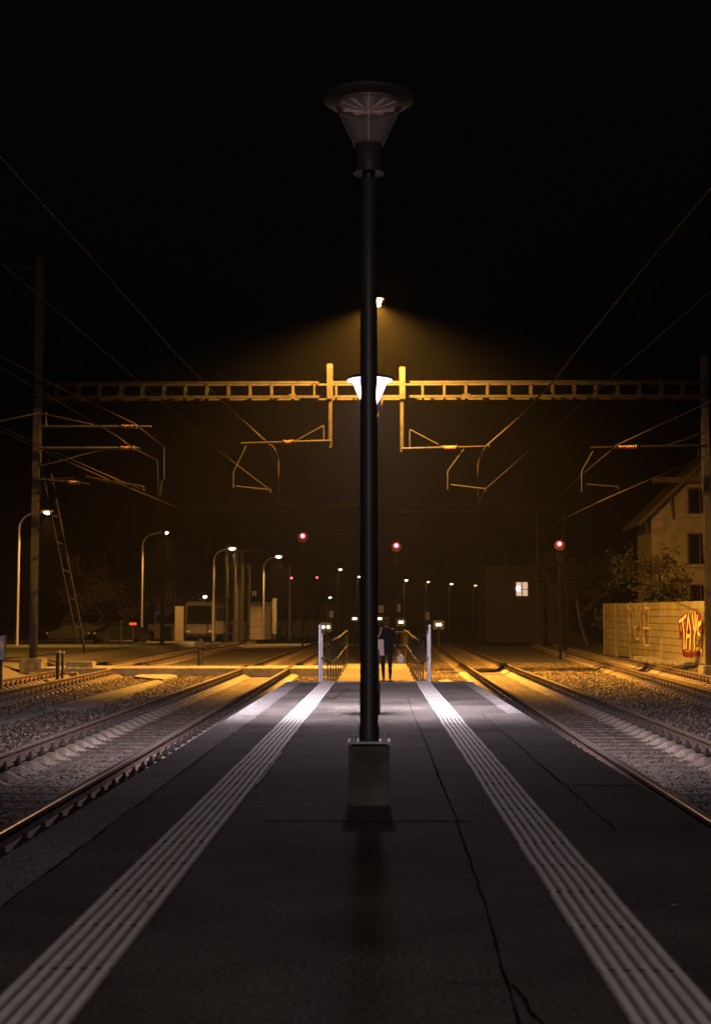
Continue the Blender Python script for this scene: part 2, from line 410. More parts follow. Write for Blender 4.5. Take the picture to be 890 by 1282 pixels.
# ------------------------------------------------------------------ tracks
def rail_mesh(side, fx, y0, y1, step):
    prof = [(-.065,-.155),(.065,-.155),(.065,-.143),(.012,-.125),(.009,-.045),(.036,-.034),(.036,-.006),(.028,0.0),(-.028,0.0),(-.036,-.006),(-.036,-.034),(-.009,-.045),(-.012,-.125),(-.065,-.143)]
    n = int((y1-y0)/step); b = MB(); P = len(prof); vs = []
    for i in range(n+1):
        y = y0 + (y1-y0)*i/n; x = fx(y) + side*.7525
        vs += [(x+p, y, RZ+q) for p, q in prof]
    top, rest = [], []
    for i in range(n):
        for k in range(P):
            f = (i*P+k, i*P+(k+1)%P, (i+1)*P+(k+1)%P, (i+1)*P+k)
            (top if k in (6,7,8) else rest).append(f)
    b.add(vs, rest, M['railweb']); base = 0
    mi = b._mi(M['railtop'])
    for f in top: b.f.append(list(f)); b.m.append(mi)
    return b
def sleeper_mb(c=(0,0,0)):
    """trough-shaped steel sleeper with raised rail seats"""
    b = MB(); S = [-1.22,-1.12,-1.0,-.90,-.66,-.60,-.54,-.48,-.42,-.38,0,.38,.42,.48,.54,.60,.66,.90,1.0,1.12,1.22]
    def top(x):
        a = abs(x)
        if a > 1.12: return -.76
        if a > 1.0: return -.615
        if a > .66: return -.578
        return -.578 - .098*sm(.66,.40,a) if a > .40 else -.676
    vs = []
    for x in S:
        z = top(x); vs += [(x,-.09,z-.09),(x,-.045,z-.012),(x,-.028,z),(x,.028,z),(x,.045,z-.012),(x,.09,z-.09)]
    fs = []
    for i in range(len(S)-1):
        for k in range(5): fs.append((i*6+k, i*6+k+1, (i+1)*6+k+1, (i+1)*6+k))
    b.add(vs, fs); return b
def fasten_mb(s):
    b = MB(); x = (1 if s > 0 else -1)*.7525
    for q in ((-1,) if abs(s) == 1 else (1,)):
        b.cbox((x+q*.095, 0, -.556), .075, .10, .045, ch=.008)
        b.lathe((x+q*.105, 0, -.545), [(.0,.062),(.017,.062),(.017,.03),(.03,.03),(.03,.0)], 8)
    return b
def make_track(key, label, y0, nparts, y1, detail, stuff_to):
    fx = TR[key]; t = thing('railway_track', (fx(y0), y0, RZ-.16), label, 'railway track', 'railway tracks')
    for s in (-1, 1): rail_mesh(s, fx, y0, y1, 3.0).build('rail', None, t)
    sl = sleeper_mb(); fa = [fasten_mb(q) for q in (-1, 1, -2, 2)]
    if not detail:
        for q in fa: sl.add(q.v, q.f)
    proto = sl.build('sleeper', M['sleeper'], None, smooth=False); proto.parent = t
    fp = []
    if detail:
        for q in fa:
            o = q.build('rail_clip', M['mast'], None); o.parent = proto; fp.append(o)
    base = Vector(t.location)
    for i in range(nparts):
        y = y0 + .6*i
        if i == 0: o = proto; o.name = 'sleeper'
        else:
            o = proto.copy(); COL.objects.link(o)
            for q in fp:
                c = q.copy(); COL.objects.link(c); c.parent = o
        j = random.Random(i*7+len(key)).uniform
        o.location = Vector((fx(y), y + j(-.015,.015), j(-.004,.004))) - base
        o.rotation_euler = (0, 0, math.atan((fx(y)-fx(y+.5))/.5) + j(-.006,.006))
    if stuff_to:
        b = MB(); y = y0 + .6*nparts
        while y < stuff_to:
            q = sl; x = fx(y); k = len(b.v)
            b.v += [(vx+x, vy+y, vz) for vx, vy, vz in q.v]; b.f += [[i+k for i in f] for f in q.f]; y += .6
            b.m += [0]*len(q.f)
        b.build('sleepers', M['sleeper'], t)['kind'] = 'stuff'
make_track('L1', 'railway track running beside the left edge of the platform', 8.4, 78, 420, True, 130)
make_track('R1', 'railway track running beside the right edge of the platform', 8.4, 78, 420, True, 130)
make_track('L2', 'outer railway track passing the left catenary mast and its concrete foot', 22.2, 70, 420, False, 110)
make_track('R2', 'outer railway track running along the foot of the graffiti wall', 26.4, 70, 420, False, 110)

# rail joints / reflectors on the near rails
# ballast stones
rs = np.random.RandomState(7)
def stone_mesh(i, mt='stone'):
    bm = bmesh.new(); bmesh.ops.create_icosphere(bm, subdivisions=1, radius=1)
    r = random.Random(i)
    for v in bm.verts: v.co *= r.uniform(.65, 1.15); v.co.z *= .75; v.co.x *= 1.15
    me = bpy.data.meshes.new('stone'); bm.to_mesh(me); bm.free(); me.materials.append(M[mt]); return me
def in_clear(x, y):
    if -1.68 < x < 1.68 and y < 25.2: return True
    if -1.22 < x < 1.07 and y < 49.3: return True
    if 46.0 < y < 49.3 and -11.1 < x < -1.1: return True
    return False
pts = []; pts_in = []
def fill(x0f, x1f, y0, y1, dens):
    n = int(dens*1.35*(y1-y0)*6)
    yv = rs.uniform(y0, y1, n)
    for y in yv:
        x0, x1 = x0f(y), x1f(y); k = (x1-x0)/6.0; m_ = int(k) + (rs.rand() < k-int(k))
        for _ in range(m_):
            x = rs.uniform(x0, x1)
            if in_clear(x, y): continue
            # stones between the rails lie a little lower than the sleeper backs
            z = gz(x, y)
            off = .02
            for kx in (xL1, xR1, xL2, xR2):
                d = x - kx(y)
                if abs(abs(d)-.7525) < .075: off = None; break
                if abs(d) < 1.2 and abs(((y-10.2) % .6) - .0) < .07 and kx in (xL1, xR1): off = None; break
            if off is None: continue
            ins = min(abs(x - kx(y)) for kx in (xL1, xR1, xL2, xR2)) < .70
            (pts_in if ins else pts).append((x, y, z + (rs.uniform(-.026, -.004) if ins else rs.uniform(-.01, .04))))
fill(lambda y: max(xL2(y)-2.0, -.30*y-1.0), lambda y: -1.6, 8.6, 20, 430)
fill(lambda y: max(xL2(y)-2.0, -.30*y-1.0), lambda y: -1.1, 20, 32, 300)
fill(lambda y: xL2(y)-2.0, lambda y: -1.1, 32, 60, 130)
fill(lambda y: 1.6, lambda y: min(xR2(y)+2.2, .26*y+1.0), 8.6, 20, 430)
fill(lambda y: 1.0, lambda y: min(xR2(y)+2.2, .26*y+1.0), 20, 32, 300)
fill(lambda y: 1.0, lambda y: xR2(y)+2.2, 32, 62, 130)
def scatter(P_, mt_, lab_):
    me = bpy.data.meshes.new('ballast'); me.from_pydata(P_, [], []); BAL = bpy.data.objects.new('ballast_gravel', me); COL.objects.link(BAL)
    BAL['kind'] = 'stuff'; BAL['label'] = lab_
    ng = bpy.data.node_groups.new('stones', 'GeometryNodeTree')
    ng.interface.new_socket('Geometry', in_out='INPUT', socket_type='NodeSocketGeometry'); ng.interface.new_socket('Geometry', in_out='OUTPUT', socket_type='NodeSocketGeometry')
    N = ng.nodes; gi = N.new('NodeGroupInput'); go = N.new('NodeGroupOutput'); ip = N.new('GeometryNodeInstanceOnPoints')
    m2p = N.new('GeometryNodeMeshToPoints')
    g2 = N.new('GeometryNodeGeometryToInstance'); 
    stones = bpy.data.collections.new('stone_kinds')
    for i in range(5): 
        so = bpy.data.objects.new('ballast_stone', stone_mesh(i, mt_)); stones.objects.link(so)
    N.remove(g2)
    ci = N.new('GeometryNodeCollectionInfo'); ci.inputs['Collection'].default_value = stones; ci.inputs['Separate Children'].default_value = True; ci.inputs['Reset Children'].default_value = True
    rv = N.new('FunctionNodeRandomValue'); rv.data_type = 'FLOAT_VECTOR'; rv.inputs[1].default_value = (6.28, 6.28, 6.28)
    rsn = N.new('FunctionNodeRandomValue'); rsn.data_type = 'FLOAT'; rsn.inputs[2].default_value = .012; rsn.inputs[3].default_value = .032
    LK = ng.links.new
    LK(gi.outputs[0], m2p.inputs['Mesh']); LK(m2p.outputs[0], ip.inputs['Points']); LK(ci.outputs[0], ip.inputs['Instance']); ip.inputs['Pick Instance'].default_value = True
    LK(rv.outputs[0], ip.inputs['Rotation']); LK(rsn.outputs[1], ip.inputs['Scale']); LK(ip.outputs[0], go.inputs[0])
    BAL.modifiers.new('stones', 'NODES').node_group = ng
scatter(pts, 'stone', 'coarse crushed stone ballast on the shoulders of the tracks')
scatter(pts_in, 'oily', 'dark oily crushed stone ballast between the rails')
print('stones', len(pts))

# ------------------------------------------------------------------ tactile strips
def tactile(x0, x1, label):
    t = thing('tactile_strip', ((x0+x1)/2, 2.4, 0), label, 'tactile paving', 'ribbed tactile guide strips on the platform')
    def tile_mb(L=.6):
        b = MB(); w = x1-x0
        b.box(-w/2, w/2, .001, L-.001, .001, .010, M['groove']); b.box(-w/2+.004, w/2-.004, L-.0045, L-.0015, .0102, .0142, M['seam'])
        for k in range(6):
            xc = -w/2 + w*(k+.5)/6
            vs = []; hw, tw = .0118, .0088
            for y in (.001, L-.0055): vs += [(xc-hw,y,.010),(xc-tw,y,.0155),(xc+tw,y,.0155),(xc+hw,y,.010)]
            b.add(vs, [(0,1,5,4),(1,2,6,5),(2,3,7,6),(0,3,2,1),(4,5,6,7)], M['bars'])
        return b
    proto = tile_mb().build('tile', None, None); proto.parent = t
    y = 2.38; i = 0; rr = random.Random(int(x0*100))
    while y < 24.95:
        o = proto if i == 0 else proto.copy()
        if i: COL.objects.link(o)
        o.location = (rr.uniform(-.003,.003), y-2.4, rr.uniform(-.001,.001)); y += .6; i += 1
tactile(-1.018, -.768, 'ribbed white tactile guide strip left of the lamp posts')
tactile(.622, .872, 'ribbed white tactile guide strip right of the lamp posts')

# ------------------------------------------------------------------ platform lamp posts
def lamp_post(x, y, top, label, lit, power=0, spread=158, aim=(0, 1.05, -1), cool=COOL):
    t = thing('lamp_post', (x, y, 0), label, 'lamp post', 'platform lamp posts')
    b = MB(); b.cbox((x, y, .165), .225, .225, .33, ch=.012); b.build('foundation_block', M['concrete'], t)
    b = MB(); b.cbox((x, y, .351), .235, .235, .012)
    b.build('base_plate', M['galv'], t)
    for sx in (-1,1):
        for sy in (-1,1):
            b = MB(); b.lathe((x+sx*.085, y+sy*.085, .35), [(0,.038),(.008,.038),(.008,.022),(.016,.022),(.016,.007),(.02,.007)], 6); b.build('bolt', M['galv'], t)
    b = MB(); h = top
    b.lathe((x, y, 0), [(.0,.357),(.056,.357),(.056,.42),(.050,.45),(.050,1.0),(.0495,1.0),(.049,2.6),(.046,h-.56),(.042,h-.55)], 28); b.build('pole', M['polepaint'], t, smooth=True)
    b = MB(); b.box(x+.046, x+.058, y-.03, y+.03, .62, .86); b.build('service_door', M['darkmetal'], t)
    z = h - .52
    b = MB(); b.lathe((x, y, z), [(.03,-.06),(.032,.0),(.032,.02)], 24); b.build('neck', M['darkmetal'], t, smooth=True)
    b = MB(); b.lathe((x, y, z), [(.04,.012),(.088,.0),(.09,.006),(.078,.014),(.078,.175),(.068,.19),(.0,.19)], 32); b.build('collar', M['polepaint'], t, smooth=True)
    L = thing('lantern', (x, y, z), None, None); L.parent = t; L.location = (0,0,z)
    def pt(bm, name, m, **k):
        o = bm.build(name, m, None, **k); o.location = -Vector((x,y,z)); o.parent = L; return o
    c = (x, y, z)
    b = MB(); b.lathe(c, [(.085,.165),(.195,.40)], 48); pt(b, 'glass_cone', M['coneglow'] if lit else M['coneglass'], smooth=True)
    b = MB(); b.lathe(c, [(.183,.392),(.20,.398),(.203,.408),(.185,.412),(.183,.392)], 48); pt(b, 'lower_ring', M['ringpaint'], smooth=True)
    b = MB(); b.lathe(c, [(.200,.408),(.245,.425),(.262,.436),(.266,.446),(.262,.452),(.20,.472),(.10,.485),(0,.49)], 56); pt(b, 'canopy', M['canopy'], smooth=True)
    b = MB()                                                    # petal reflector hanging under the canopy
    n = 24; vs = []
    for k in range(n):
        a = 2*math.pi*k/n; rr_ = .185 if k % 2 else .178; vs.append((x+rr_*math.cos(a), y+rr_*math.sin(a), z+.402+(.012 if k%2 else 0)))
    vs.append((x, y, z+.368)); b.add(vs, [(k,(k+1)%n,n) for k in range(n)])
    pt(b, 'reflector', M['reflector'])
    b = MB(); b.tube([(x, y, z+.19), (x, y, z+.345)], .012 if lit else .004, 12); pt(b, 'lamp_tube', M['bulb'] if lit else M['mast'], smooth=True)
    for k in range(3):
        a = R(30+120*k); b = MB(); b.bar((x+.088*math.cos(a), y+.088*math.sin(a), z+.17), (x+.197*math.cos(a), y+.197*math.sin(a), z+.40), .008, .008); pt(b, 'strut', M['galv'])
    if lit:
        b = MB(); b.lathe(c, [(.200,.404),(.257,.424)], 56); pt(b, 'canopy_glow', M['coneglow'], smooth=True)  # emissive ring stands in for lamplight falling on the canopy underside
        light('lantern_light', 'SPOT' if cool is COOL else 'POINT', (x, y, z+.30), cool, power, .10, spot=spread, blend=1.0, aim=aim, parent=L)
        if cool is COOL: light('lantern_downlight', 'SPOT', (x, y, z+.31), cool, 5500, .10, spot=146, blend=1.0, parent=L)
        if cool is COOL: light('lantern_glow', 'POINT', (x, y, z+.30), (.92, .80, .95), P_GLOW, .10, parent=L)
    return t
LX = at(462, 900, 8.02).x
LAMP1 = lamp_post(LX, 8.02, at(462, 108, 8.02).z + .0, 'tall dark lamp post with unlit cone lantern on a concrete block, nearest of the row', False)
LX2 = at(463, 600, 16.1).x
lamp_post(LX2, 16.1, at(463, 466, 16.1).z, 'lit white cone lantern on a dark post hidden behind the nearest lamp post', True, P_LANTERN)
lamp_post(LX, -3.0, 3.9, 'lit lamp post on the platform behind the viewer', True, P_BEHIND, 178, (0, 0, -1), (1.0, .86, .76))

# ------------------------------------------------------------------ railings of the ramp
def railing(x, label, ys, endpost=True):
    t = thing('ramp_railing', (x, 25.0, 0), label, 'railing', 'railings of the ramp')
    b = MB(); b.tube([(x,24.98,.0),(x,24.98,.97)], .026, 14); b.lathe((x,24.98,.97), [(.030,-.01),(.032,.005),(.022,.028),(0,.036)], 14); b.build('end_post', M['galv'], t, smooth=True)
    b = MB(); b.tube([(x,25.9,-.10),(x,25.9,.90)], .021, 12); b.build('post', M['galv'], t, smooth=True)
    def top(y): return path_z(y) + 1.03 + .10*sm(30,48,y)
    for y in ys:
        b = MB(); b.tube([(x,y,path_z(y)-.1),(x,y,top(y))], .015, 10); b.lathe((x,y,top(y)), [(.026,0),(.026,.03),(.0,.04)], 10); b.build('post', M['mast'], t, smooth=True)
    P = [(x,25.05,.93),(x,25.9,.87)] + [(x,y,top(y)) for y in ys]
    b = MB(); b.tube(P, .017, 8); b.build('handrail', M['mast'], t, smooth=True)
    b = MB(); b.tube([(x, p[1], p[2]-.48) for p in P], .012, 8); b.build('middle_rail', M['mast'], t, smooth=True)
ysr = [28.9,30.6,32.4,34.3,36.4,38.7,41.1,43.6,46.0]
railing(.875, 'steel ramp railing on the right of the walking person', ysr + [49.1])
railing(-1.045, 'steel ramp railing on the left beside the inner track', ysr)
# chicane barrier across the end of the path
t = thing('barrier_gate', (.55, 49.4, path_z(49)), 'yellow-lit barrier frame closing the far end of the path beyond the person', 'barrier')
z0 = path_z(49)
for x in (.02, .98):
    b = MB(); b.tube([(x,49.45,z0-.2),(x,49.45,z0+1.12)], .03, 10); b.build('post', M['beam'], t, smooth=True)
for z in (.18, .62, 1.08):
    b = MB(); b.tube([(.02,49.45,z0+z),(.98,49.45,z0+z)], .022, 8); b.build('rail', M['beam'], t, smooth=True)
for x in (.22,.42,.60,.80):
    b = MB(); b.tube([(x,49.45,z0+.18),(x,49.45,z0+1.08)], .016, 8); b.build('bar', M['beam'], t, smooth=True)

# ------------------------------------------------------------------ overhead gantries
def gantry(Y, xl, xr, yt, yb, dx, label, lamp=False, legs=True, m='beam', lm='darkmetal'):
    A, B_ = at(xl, yt, Y), at(xr, yt, Y); zt = (A.z+B_.z)/2; zb = at(475, yb, Y).z; d = .46
    t = thing('catenary_gantry', ((A.x+B_.x)/2, Y, -.4), label, 'gantry', 'catenary gantries over the tracks')
    tr = thing('truss_beam', (0,0,0), None, None); tr.parent = t; T0 = Vector(t.location); tr.location = -T0
    for yy_ in (Y-d/2, Y+d/2):
        for z in (zt, zb):
            b = MB(); b.bar((A.x,yy_,z),(B_.x,yy_,z), .085 if z == zb else .07, .085 if z == zb else .07); o = b.build('chord', M[m], None); o.parent = tr
    n = int(round((B_.x-A.x)/dx))
    for i in range(n+1):
        b = MB()
        x = A.x + (B_.x-A.x)*i/n
        for yy_ in (Y-d/2, Y+d/2): b.box(x-.03, x+.03, yy_-.025, yy_+.025, zb+.043, zt-.036)
        b.box(x-.028, x+.028, Y-d/2+.044, Y+d/2-.044, zt-.03, zt+.03); b.box(x-.028, x+.028, Y-d/2+.044, Y+d/2-.044, zb-.03, zb+.03)
        if i % 8 == 4: b.box(x-.12, x+.12, Y-d/2-.048, Y-d/2-.044, zb-.07, zb+.09)
        o = b.build('bay_frame', M[m], None); o.parent = tr
    if legs:
        for x in (A.x, B_.x):
            g = gz(x, Y); b = MB(); b.box(x-.13,x+.13,Y-.13,Y-.115,g,zt+.1); b.box(x-.13,x+.13,Y+.115,Y+.13,g,zt+.1); b.box(x-.01,x+.01,Y-.115,Y+.115,g,zt+.1)
            b.build('mast', M[lm], t)
    return t, zt, zb
GY = 47.0
G1, GZT, GZB = gantry(GY, 45, 881, 480, 498, .715, 'brightly lit lattice gantry spanning all tracks, the nearest one, carrying the orange floodlight', legs=False)
def hbeam(p, zt, zb, w, name, parent, m='mast', d=None):
    x, y = p; d = d or w; b = MB()
    b.box(x-w/2, x+w/2, y-d/2, y-d/2+.02, zb, zt); b.box(x-w/2, x+w/2, y+d/2-.02, y+d/2, zb, zt); b.box(x-.012, x+.012, y-d/2+.02, y+d/2-.02, zb, zt)
    return b.build(name, M[m], parent)
# drop posts that carry the arms
DPY = GY - .36
for (px, yt, yb) in ((413,456,561),(503.5,460,566)):
    T, B_ = at(px, yt, DPY), at(px, yb, DPY)
    o = hbeam((T.x, DPY), T.z, GZB-.1, .19, 'drop_post', G1, 'beam')
    b = MB(); b.box(T.x+ (.02 if px < 450 else -.02)-.055, T.x+(.02 if px < 450 else -.02)+.055, DPY-.05, DPY+.05, B_.z, GZB-.1); b.build('hanger', M['beam'], o)

# left lattice-propped mast and right mast
def masts():
    Y = GY
    T, B_ = at(52.5, 322, Y), at(44, 820, Y); x = (at(48,500,Y).x)
    t = thing('catenary_mast', (x, Y, gz(x,Y)), 'very tall dark steel mast with leaning strut standing on concrete blocks on the left', 'mast', 'catenary masts')
    hbeam((x, Y), T.z, gz(x,Y)+.55, .24, 'mast_column', t, 'mast')
    b = MB(); b.cbox((x, Y, gz(x,Y)+.22), .75, .75, .74, ch=.03); b.build('foundation_block', M['concrete'], t)
    b = MB(); b.cbox((x+.9, Y-.9, gz(x,Y)+.03), 1.6, .5, .26, ch=.03); b.build('foundation_slab', M['concrete'], t)
    b = MB(); b.tube([(x-1.3, Y, T.z-.35),(x, Y, T.z-.35)], .02, 6); b.build('top_arm', M['mast'], t)
    s = at(102.5, 817, Y-.2)
    b = MB(); b.cbox((s.x, s.y, gz(s.x,Y)+.18), .85, .7, .62, ch=.03); b.build('foundation_block', M['concrete'], t)
    a0, a1 = at(54,590,Y), at(66,600,Y); e = at(102.5, 818, Y-.2)
    P0 = Vector((x+.12, Y-.1, at(50,575,Y).z)); P1 = e
    b = MB(); b.bar(P0 + Vector((.02,-.12,0)), P1+Vector((-.12,-.12,.35)), .05, .05); b.bar(P0+Vector((.25,.12,0)), P1+Vector((.10,.12,0)), .07, .07)
    for k in range(1, 7):
        f = k/7; p = P0.lerp(P1, f); b.bar(p+Vector((-.03,-.12,0)), p+Vector((.17,.12,-.1)), .03, .03)
    b.build('leaning_strut', M['beam'], t)
    x = at(884, 640, Y).x; T = at(881, 446, Y)
    t = thing('catenary_mast', (x, Y, gz(x,Y)), 'slim steel mast by the graffiti wall at the right end of the gantry', 'mast', 'catenary masts')
    hbeam((x, Y), T.z, gz(x,Y)+.1, .22, 'mast_column', t, 'mast')
    b = MB(); b.cbox((x+.1, Y, gz(x,Y)+.08), .8, .8, .5, ch=.03); b.build('foundation_block', M['concrete'], t)
    return x
RMX = masts()

def arm(Y, label, tube, brace, post, drop, reg, ins, m='beam', extra=None):
    """catenary arm: carrying tube with insulator, brace, cranked drop tube and registration arm"""
    P = lambda q: at(q[0], q[1], Y)
    t = thing('catenary_cantilever', P(tube[0]), label, 'catenary arm', 'catenary arms holding the wires')
    if ins:
        a, c = P(tube[0]), P(tube[1]); f0, f1 = ins
        b = MB(); b.tube([a, a.lerp(c, f0)], .045, 10); b.tube([a.lerp(c, f1), c], .032, 10); b.build('carrying_tube', M[m], t, smooth=True)
        b = MB(); n = 9; pts_ = []; rr_ = []
        for i in range(n*2+1):
            pts_.append(a.lerp(c, f0 + (f1-f0)*i/(n*2))); rr_.append(.072 if i % 2 else .038)
        b.tube(pts_, rr_, 12); b.build('insulator', M['insul'], t, smooth=False)
        for f in (f0, f1):
            p = a.lerp(c, f); dd = (c-a).normalized()*.03; b = MB(); b.tube([p-dd, p+dd], .08, 12); b.build('clamp', M[m], t, smooth=True)
    else:
        b = MB(); b.tube([P(tube[0]), P(tube[1])], .035, 10); b.build('carrying_tube', M[m], t, smooth=True)
    for s in brace:
        b = MB(); b.tube([P(s[0]), P(s[1])], .025, 8); b.build('brace', M[m], t, smooth=True)
    if drop:
        b = MB(); b.tube([P(q) for q in drop], .026, 8); b.build('drop_tube', M[m], t, smooth=True)
    if reg:
        b = MB(); b.tube([P(reg[0]), P(reg[1])], .030, 8); b.tube([P(reg[1])+Vector((0,0,.05)), P(reg[1])-Vector((0,0,.08))], .03, 8); b.build('registration_arm', M[m], t, smooth=True)
    return t
AY = GY - .42
arm(AY, 'lit catenary arm left of the lamp post over the inner left track', ((414,552),(302,555)), [((405,533),(371,552)),((405,533),(405,553))], None, [(308,558),(292,591),(292,611)], ((295,609),(338,613.5)), (.42,.52))
arm(AY, 'lit catenary arm right of the lamp post over the inner right track', ((503,562),(613,559)), [((513,538),(549,557)),((513,538),(513,560))], None, [(581,562),(560.5,590),(560.5,613)], ((564,607),(608,612.5)), (.46,.62))
arm(AY, 'dim catenary arm reaching left from the mast by the graffiti wall', ((884,558),(739,560.5)), [((884,540),(832,559)),((874,558),(874,570))], None, [(742,565),(728,590),(728,616)], ((733,606.5),(774,610)), (.60,.78))
arm(AY, 'upper of the three catenary arms on the tall left mast', ((50,534),(190,534)), [((58,516),(58,536)),((50,517),(118,532))], None, None, None, (.74,.86), m='mast')
arm(AY, 'middle of the three catenary arms on the tall left mast', ((50,561),(175,561)), [((50,584),(132,562))], None, None, None, (.82,.94), m='mast')
arm(AY, 'lowest of the three catenary arms on the tall left mast', ((45,600),(112,606)), [((45,600),(95,599)),((108,597),(180,609)),((120,600),(160,608))], None, [(180,609),(180,615)], None, (.60,.80), m='beam')
arm(AY, 'faint hanging bracket between the left mast and the inner left arm', ((205,560),(205,600)), [((197,576),(199,622)),((205,560),(201,620))], None, None, None, None, m='fardark')

# wires
def wire(pts, r, label, m='wire', group='overhead wires above the tracks', fine=6):
    b = MB(); b.tube(pts, r, fine, cap=True); o = b.build('overhead_wire', M[m], smooth=True, loc=pts[0]); tag(o, label, 'wire', group); return o
def lin(px_pts): return [at(*p) for p in px_pts]
def beyond(fx, z47, ys=(70,94,112,130,165,200), sag=.5):
    out = []
    for y in ys:
        out.append(Vector((fx(y), y, z47 - (sag if y in (70,112,165) else 0))))
    return out
zc = at(475, 613.5, AY).z; zm = at(475, 557, AY).z
wire(lin([(-60,275,14),(0,328,16.5),(100,413,21),(179,482,27),(276,566,38),(338,613.5,AY)]) + beyond(xL1, zc, sag=.05), .008, 'contact wire above the inner left track ending at the lit arm')
wire(lin([(-60,128,12),(60,262,16),(101,307,20),(153,366,23.5),(216,438,29),(277,501,36.5),(335,554,AY)]) + beyond(xL1, zm), .008, 'upper catenary wire above the inner left track', 'wiredk')
wire(lin([(960,305,16),(890,364,18.5),(752,484,27.5),(661,565,38),(607,612.5,AY)]) + beyond(xR1, zc, sag=.05), .008, 'contact wire above the inner right track')
wire(lin([(960,145,15),(890,235,18),(833,302,21),(720,441,30),(691,479,34.5)]), .012, 'dim near part of the upper catenary wire above the inner right track', 'wiredk')
wire(lin([(691,479,34.5),(650,522,40),(609,558,AY)]), .024, 'thick brightly lit end of the upper catenary wire at the right arm')  # same wire continued, its lit length painted with the brighter copper
wire(lin([(960,526,30),(890,568,33),(800,606,40),(752,627,AY),(712,646,60),(640,690,100)]), .012, 'contact wire above the outer right track')
wire(lin([(960,468,30),(890,502,34),(774,556,AY),(735,588,55),(700,620,72),(645,665,110)]), .013, 'upper catenary wire above the outer right track', 'wiredk')
wire(lin([(-60,415,24),(0,445,28),(63,479,33)]) + lin([(147.5,520,43),(168.5,530,AY),(205,559,60)]), .011, 'upper of the two slanting feeder wires on the tall left mast')
wire(lin([(-60,428,24),(0,459,28),(76,504,35),(147,546,44),(165,560,AY),(197,576,60)]), .011, 'lower of the two slanting feeder wires on the tall left mast')
wire(lin([(-60,506,26),(0,534,31),(70,566,38),(146,600,AY),(182,614,60)]), .011, 'upper wire of the tight pair crossing behind the left mast base')
wire(lin([(-60,510,26),(0,539,31),(72,572,38),(140,602,AY-.2),(225,636,62)]), .011, 'lower wire of the tight pair crossing behind the left mast base')
wire(lin([(-40,536,40),(0,527,43),(49,517,AY)]), .018, 'short stay wire rising to the tall left mast', 'mast')
for (px, ya, yb, g) in ((349,573,627,'left'),(598,579,627,'right')):
    a, c = at(px,ya,49), at(px,yb,49)
    wire([a, c], .008, f'short vertical dropper wire beside the lit {g} arm')
wire([at(x_,y_,49) for x_,y_ in ((335,554),(343,560),(349,573))], .008, 'small curved jumper joining the left arm to its dropper')
wire([at(x_,y_,49) for x_,y_ in ((608,559),(603,566),(598,579))], .008, 'small curved jumper joining the right arm to its dropper')
# hanging loop below the gantry, right of the post
b = MB(); b.tube([at(x_,y_,GY) for x_,y_ in ((479,499),(477,508),(474,517),(472,522))], [.03,.035,.05,.03], 8); o = b.build('cable_loop', M['beam'], loc=at(477,508,GY)); tag(o, 'small cable end hanging under the gantry beside the white lantern', 'cable')

# floodlight on top of the gantry
FLX = at(469, 480, GY).x; fl = at(472, 376, GY-1.6)
t = thing('floodlight', (FLX, GY, GZT), 'glaring orange sodium floodlight on a short mast above the gantry', 'floodlight')
b = MB(); b.tube([(FLX, GY, GZT-.3), (FLX, GY, fl.z+.15)], .045, 12); b.build('pole', M['beam'], t, smooth=True)
b = MB(); b.lathe((fl.x, fl.y-.0, fl.z+.06), [(0,.12),(.12,.11),(.20,.04),(.22,-.02),(.19,-.02),(.17,.02),(0,.05)], 24); b.build('shade', M['mast'], t, smooth=True)
b = MB(); b.lathe((fl.x, fl.y, fl.z), [(0,.05),(.11,.035),(.15,-.01),(.12,-.08),(0,-.12)], 20); b.build('lamp', M['sodium'], t, smooth=True)
b = MB(); b.lathe((fl.x+.06, fl.y+.05, fl.z-.16), [(0,.03),(.05,.02),(.05,-.02),(0,-.03)], 16); b.build('lamp', M['sodium'], t, smooth=True)
light('floodlight_beam', 'SPOT', (fl.x, fl.y, fl.z-.10), SODIUM, P_SODIUM, .10, spot=156, blend=.55, aim=(0, .38, -1), parent=t)
light('floodlight_second_bulb', 'POINT', (fl.x+.06, fl.y-.1, fl.z-.24), SODIUM, 420, .06, parent=t)

# farther gantries, their dimness put into a near-black steel colour
gantry(94, 205, 705, 633, 640, .9, 'dim distant gantry just beyond the bright one', m='fardark', lm='fardark')
gantry(128, 262, 720, 664, 669, .9, 'faintest farthest gantry low above the red signals', m='fardark', lm='fardark')

